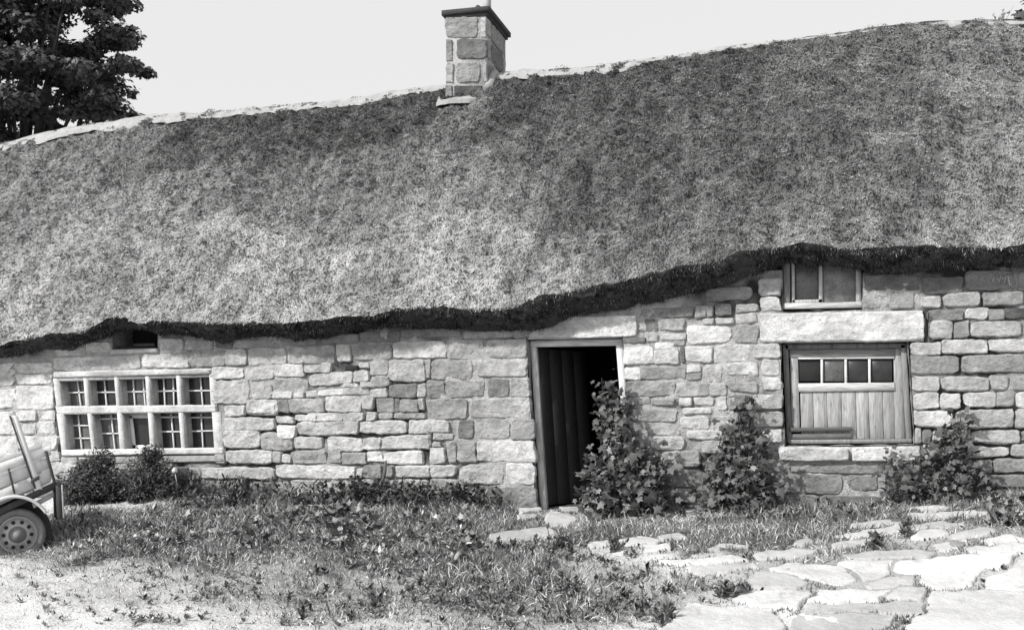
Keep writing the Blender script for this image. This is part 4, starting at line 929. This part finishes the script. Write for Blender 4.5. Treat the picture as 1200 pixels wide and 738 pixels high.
def wheel(c, flip=1):
    w = MB(); R_ = wr
    lathe(w, c, [(R_*.66, .02*flip), (R_*.72, -.01*flip), (R_*.86, -.03*flip), (R_*.95, -.02*flip), (R_, .02*flip), (R_*1.0, .08*flip), (R_*.94, .12*flip), (R_*.8, .13*flip), (R_*.66, .10*flip)], 48)
    wo_ = w.build('wheel', M_RUBBER, cart, smooth=True)
    rm = MB()
    for k in range(10):
        a = k*2*math.pi/10; hc = c+R_*.49*(math.cos(a)*ax+math.sin(a)*up); lathe(rm, hc, [(R_*.075, -.012*flip+.012), (.001, -.012*flip+.0119)], 10, .01)
    lathe(rm, c, [(R_*.70, .0), (R_*.66, -.012*flip), (R_*.62, .03*flip), (R_*.58, .035*flip), (R_*.40, .0), (R_*.34, -.012*flip), (R_*.30, .0)], 40, .34)
    rm.build('rim', M_RIM, wo_, smooth=True)
    hb_ = MB(); lathe(hb_, c, [(R_*.30, .0), (R_*.27, -.03*flip), (R_*.16, -.05*flip), (R_*.12, -.075*flip), (.001, -.08*flip)], 24, .16)
    hb_.build('hub', M_RIM, wo_, smooth=True)
wheel(wc); 
wheel(wc+ay*1.25, -1)
axl = MB(); axl.tube([wc+ay*.08, wc+ay*1.2], .03, 10, .1); axl.build('axle', M_IRON, cart, smooth=True)
# mudguard: arched strip over the wheel
mg = MB(); th_ = np.linspace(math.radians(36), math.radians(168), 40); gw = np.linspace(-.03, .2, 6)
cc0 = cpt(16, 632, 0)
TH, GW = np.meshgrid(th_, gw, indexing='ij'); Rg = 52/sC
def arcp(rad): return cc0+rad*(np.cos(TH)[..., None]*ax*.86+np.sin(TH)[..., None]*up)+GW[..., None]*ay
A_, B_ = arcp(Rg), arcp(Rg-.02)
mg.grid(A_, .6); mg.grid(B_[:, ::-1], .2)
# rolled outer lip and inner skirt
mg.tube(arcp(Rg-.012)[:, 0], .016, 8, .62)
mg.build('mudguard', M_PAINT, cart, smooth=True)
th_ = np.linspace(math.radians(-15), math.radians(168), 40)
ig = MB(); TH2, RR = np.meshgrid(th_, np.linspace(Rg*.55, Rg-.01, 5), indexing='ij')
ig.grid(cc0+RR[..., None]*(np.cos(TH2)[..., None]*ax*.86+np.sin(TH2)[..., None]*up)+.19*ay, .05); ig.build('inner_guard', M_IRON, cart)
# body side: planks tilted with the tipped body (rises to the right)
def para(x0, x1, ytop, ybot, sl=-.47):   # quad px, slanted along the body
    return [(x0, ybot+sl*(x0-60)), (x1, ybot+sl*(x1-60)), (x1, ytop+sl*(x1-60)), (x0, ytop+sl*(x0-60))]
def body(name, items, m):
    mb = MB()
    for poly, d0, d1, c in items: cslab(poly, d0, d1, c, .005, mb)
    return mb.build(name, m, cart)
LX = -190
def band(x0, x1, y_at60_top, y_at60_bot, d0, d1, c, sl=-.47): return (para(x0, x1, y_at60_top, y_at60_bot, sl), d0, d1, c)
body('side_board', [band(LX, 60, 521, 533, .0, .03, .72, -.36), band(LX, 58, 534, 548, .012, .035, .64, -.4), band(LX, 60, 549, 563, .012, .035, .6, -.43)], M_PAINT)
body('far_side_board', [band(LX, 60, 523, 536, 1.2, 1.23, .5, -.36), band(LX, 60, 537, 560, 1.2, 1.23, .4, -.42)], M_PAINT)
body('floor_board', [band(LX, 60, 560, 564, .035, 1.2, .3)], M_GRIM)
body('chassis_rail', [band(LX, 66, 567, 575, .01, .07, .05), band(LX, 66, 567, 575, 1.1, 1.16, .05)], M_IRON)
body('cross_member', [([(38, 590), (64, 577), (64, 582), (40, 596)], .05, .08, .4)], M_PAINT)
for nm, a, b, wdp, c, m in (('raking_post', (17, 487), (46, 573), 7.0, .62, M_PAINT), ('strap', (11.5, 487), (41, 572), 2.2, .08, M_IRON), ('stake', (53.5, 528), (64, 566), 3.6, .07, M_IRON), ('stake', (10, 549), (17, 578), 2.6, .1, M_IRON), ('stake', (-45, 572), (-38, 602), 2.6, .1, M_IRON)):
    body(nm, [([(b[0]-wdp/2, b[1]), (b[0]+wdp/2, b[1]), (a[0]+wdp/2, a[1]), (a[0]-wdp/2, a[1])], -.03 if nm != 'strap' else -.034, .0, c)], m)
body('tail_plate', [([(67, 609), (74.5, 607), (72, 566), (65, 567)], -.02, .35, .07)], M_IRON)
body('edge_strip', [([(73.5, 607), (75.5, 606), (73, 567), (71.5, 568)], -.03, .0, .4)], M_PAINT)
body('bolt_plate', [([(36, 566), (46, 561), (46, 557), (36, 561)], -.045, -.03, .06)], M_IRON)
dbm = MB(); a = cpt(LX+10, 690, .6); b = cpt(-330, 668, .6); dbm.tube([a, b], .035, 8, .1); a2 = cpt(-325, 668, .6); dbm.tube([a2, (a2[0], a2[1], float(H(a2[0], a2[1])))], .025, 8, .1); dbm.build('drawbar', M_IRON, cart)

# ------------------------------------------------------------------ trees behind the roof
def tree(label, base, Hh, crown, n_cl, n_leaf, seed, leaf=.2, name='sycamore_tree'):
    r = np.random.RandomState(seed); t = thing(name, label, 'tree', base, 'trees behind the cottage')
    base = np.array(base); cr = base+np.array([0, 0, crown[2]]); tr = MB()
    tr.tube([base-np.array([0, 0, .2]), base+np.array([.1, 0, Hh*.25]), base+np.array([-.1, .1, Hh*.5]), base+np.array([.1, 0, Hh*.85])], [.42, .32, .22, .06], 12, .1)
    ends = []
    d = unit(r.normal(0, 1, (n_cl, 3))); rad = r.uniform(.35, 1.0, n_cl)**.6
    C = cr+d*np.array([crown[0], crown[0], crown[1]])*rad[:, None]
    C = C[C[:, 2] > base[2]+crown[2]-crown[1]*.95]
    for c in C[:60]:
        s = base+np.array([0, 0, r.uniform(.25, .6)*Hh]); m = (s+c)/2+r.normal(0, .3, 3); tr.tube([s, m, c], [.11, .06, .02], 6, .1)
    tr.build('trunk', M_BARK, t, smooth=True)
    k = r.randint(0, len(C), n_leaf); e = unit(r.normal(0, 1, (n_leaf, 3))); rr_ = r.rand(n_leaf)**.35; sz = r.uniform(.45, 1.0, len(C))[k]
    p = C[k]+e*np.array([1.0, 1.0, .42])*(rr_*sz)[:, None]; p[:, 2] -= .15*(e[:, 0]**2)*sz
    nn = unit(e*.6+np.array([0, -.2, .6])+r.normal(0, .4, (n_leaf, 3)))
    mb = MB(); leafmesh(mb, p, nn, unit(r.normal(0, 1, (n_leaf, 3))), r.uniform(leaf*.7, leaf*1.3, n_leaf), np.clip(.045*np.exp(r.normal(0, .3, n_leaf)), .01, .2), True)
    mb.build('crown', M_LEAF, t); return t
def tb_(x, Y): p = P(x, 400, Y); return (float(p[0]), float(Y), 0.0)
tree('large dark broadleaved tree rising behind the left end of the thatched roof', tb_(28, 19), 16, (4.35, 5.6, 11.4), 350, 70000, 41, .165)
tree('dark tree at the very left edge, mostly hidden behind the larger tree', tb_(-150, 23), 16, (4.2, 6, 12), 110, 14000, 42, .22)
tree('tree just showing at the right edge beyond the roof gable', tb_(1286, 16), 11, (2.3, 3.5, 8.6), 60, 9000, 43, .2)
# weed sprouting from the right end of the ridge
g = P(1171, 30, RIDGE_Y); t = thing('ridge_weed', 'thin weed sprouting from the thatch at right end of ridge', 'weed', tuple(g)); mb = MB(); r = np.random.RandomState(8)
for j in range(7):
    top = g+np.array([r.normal(0, .1), r.normal(0, .05), r.uniform(.1, .26)]); mb.tube([g-np.array([0, 0, .08]), top], [.005, .002], 4, .2); n = 5; f = r.uniform(.5, 1, n)
    leafmesh(mb, g+(top-g)*f[:, None], unit(r.normal(0, 1, (n, 3))), unit(r.normal(0, 1, (n, 3))), np.full(n, .045), np.full(n, .2), False)
mb.build('sprig', M_LEAF, t)
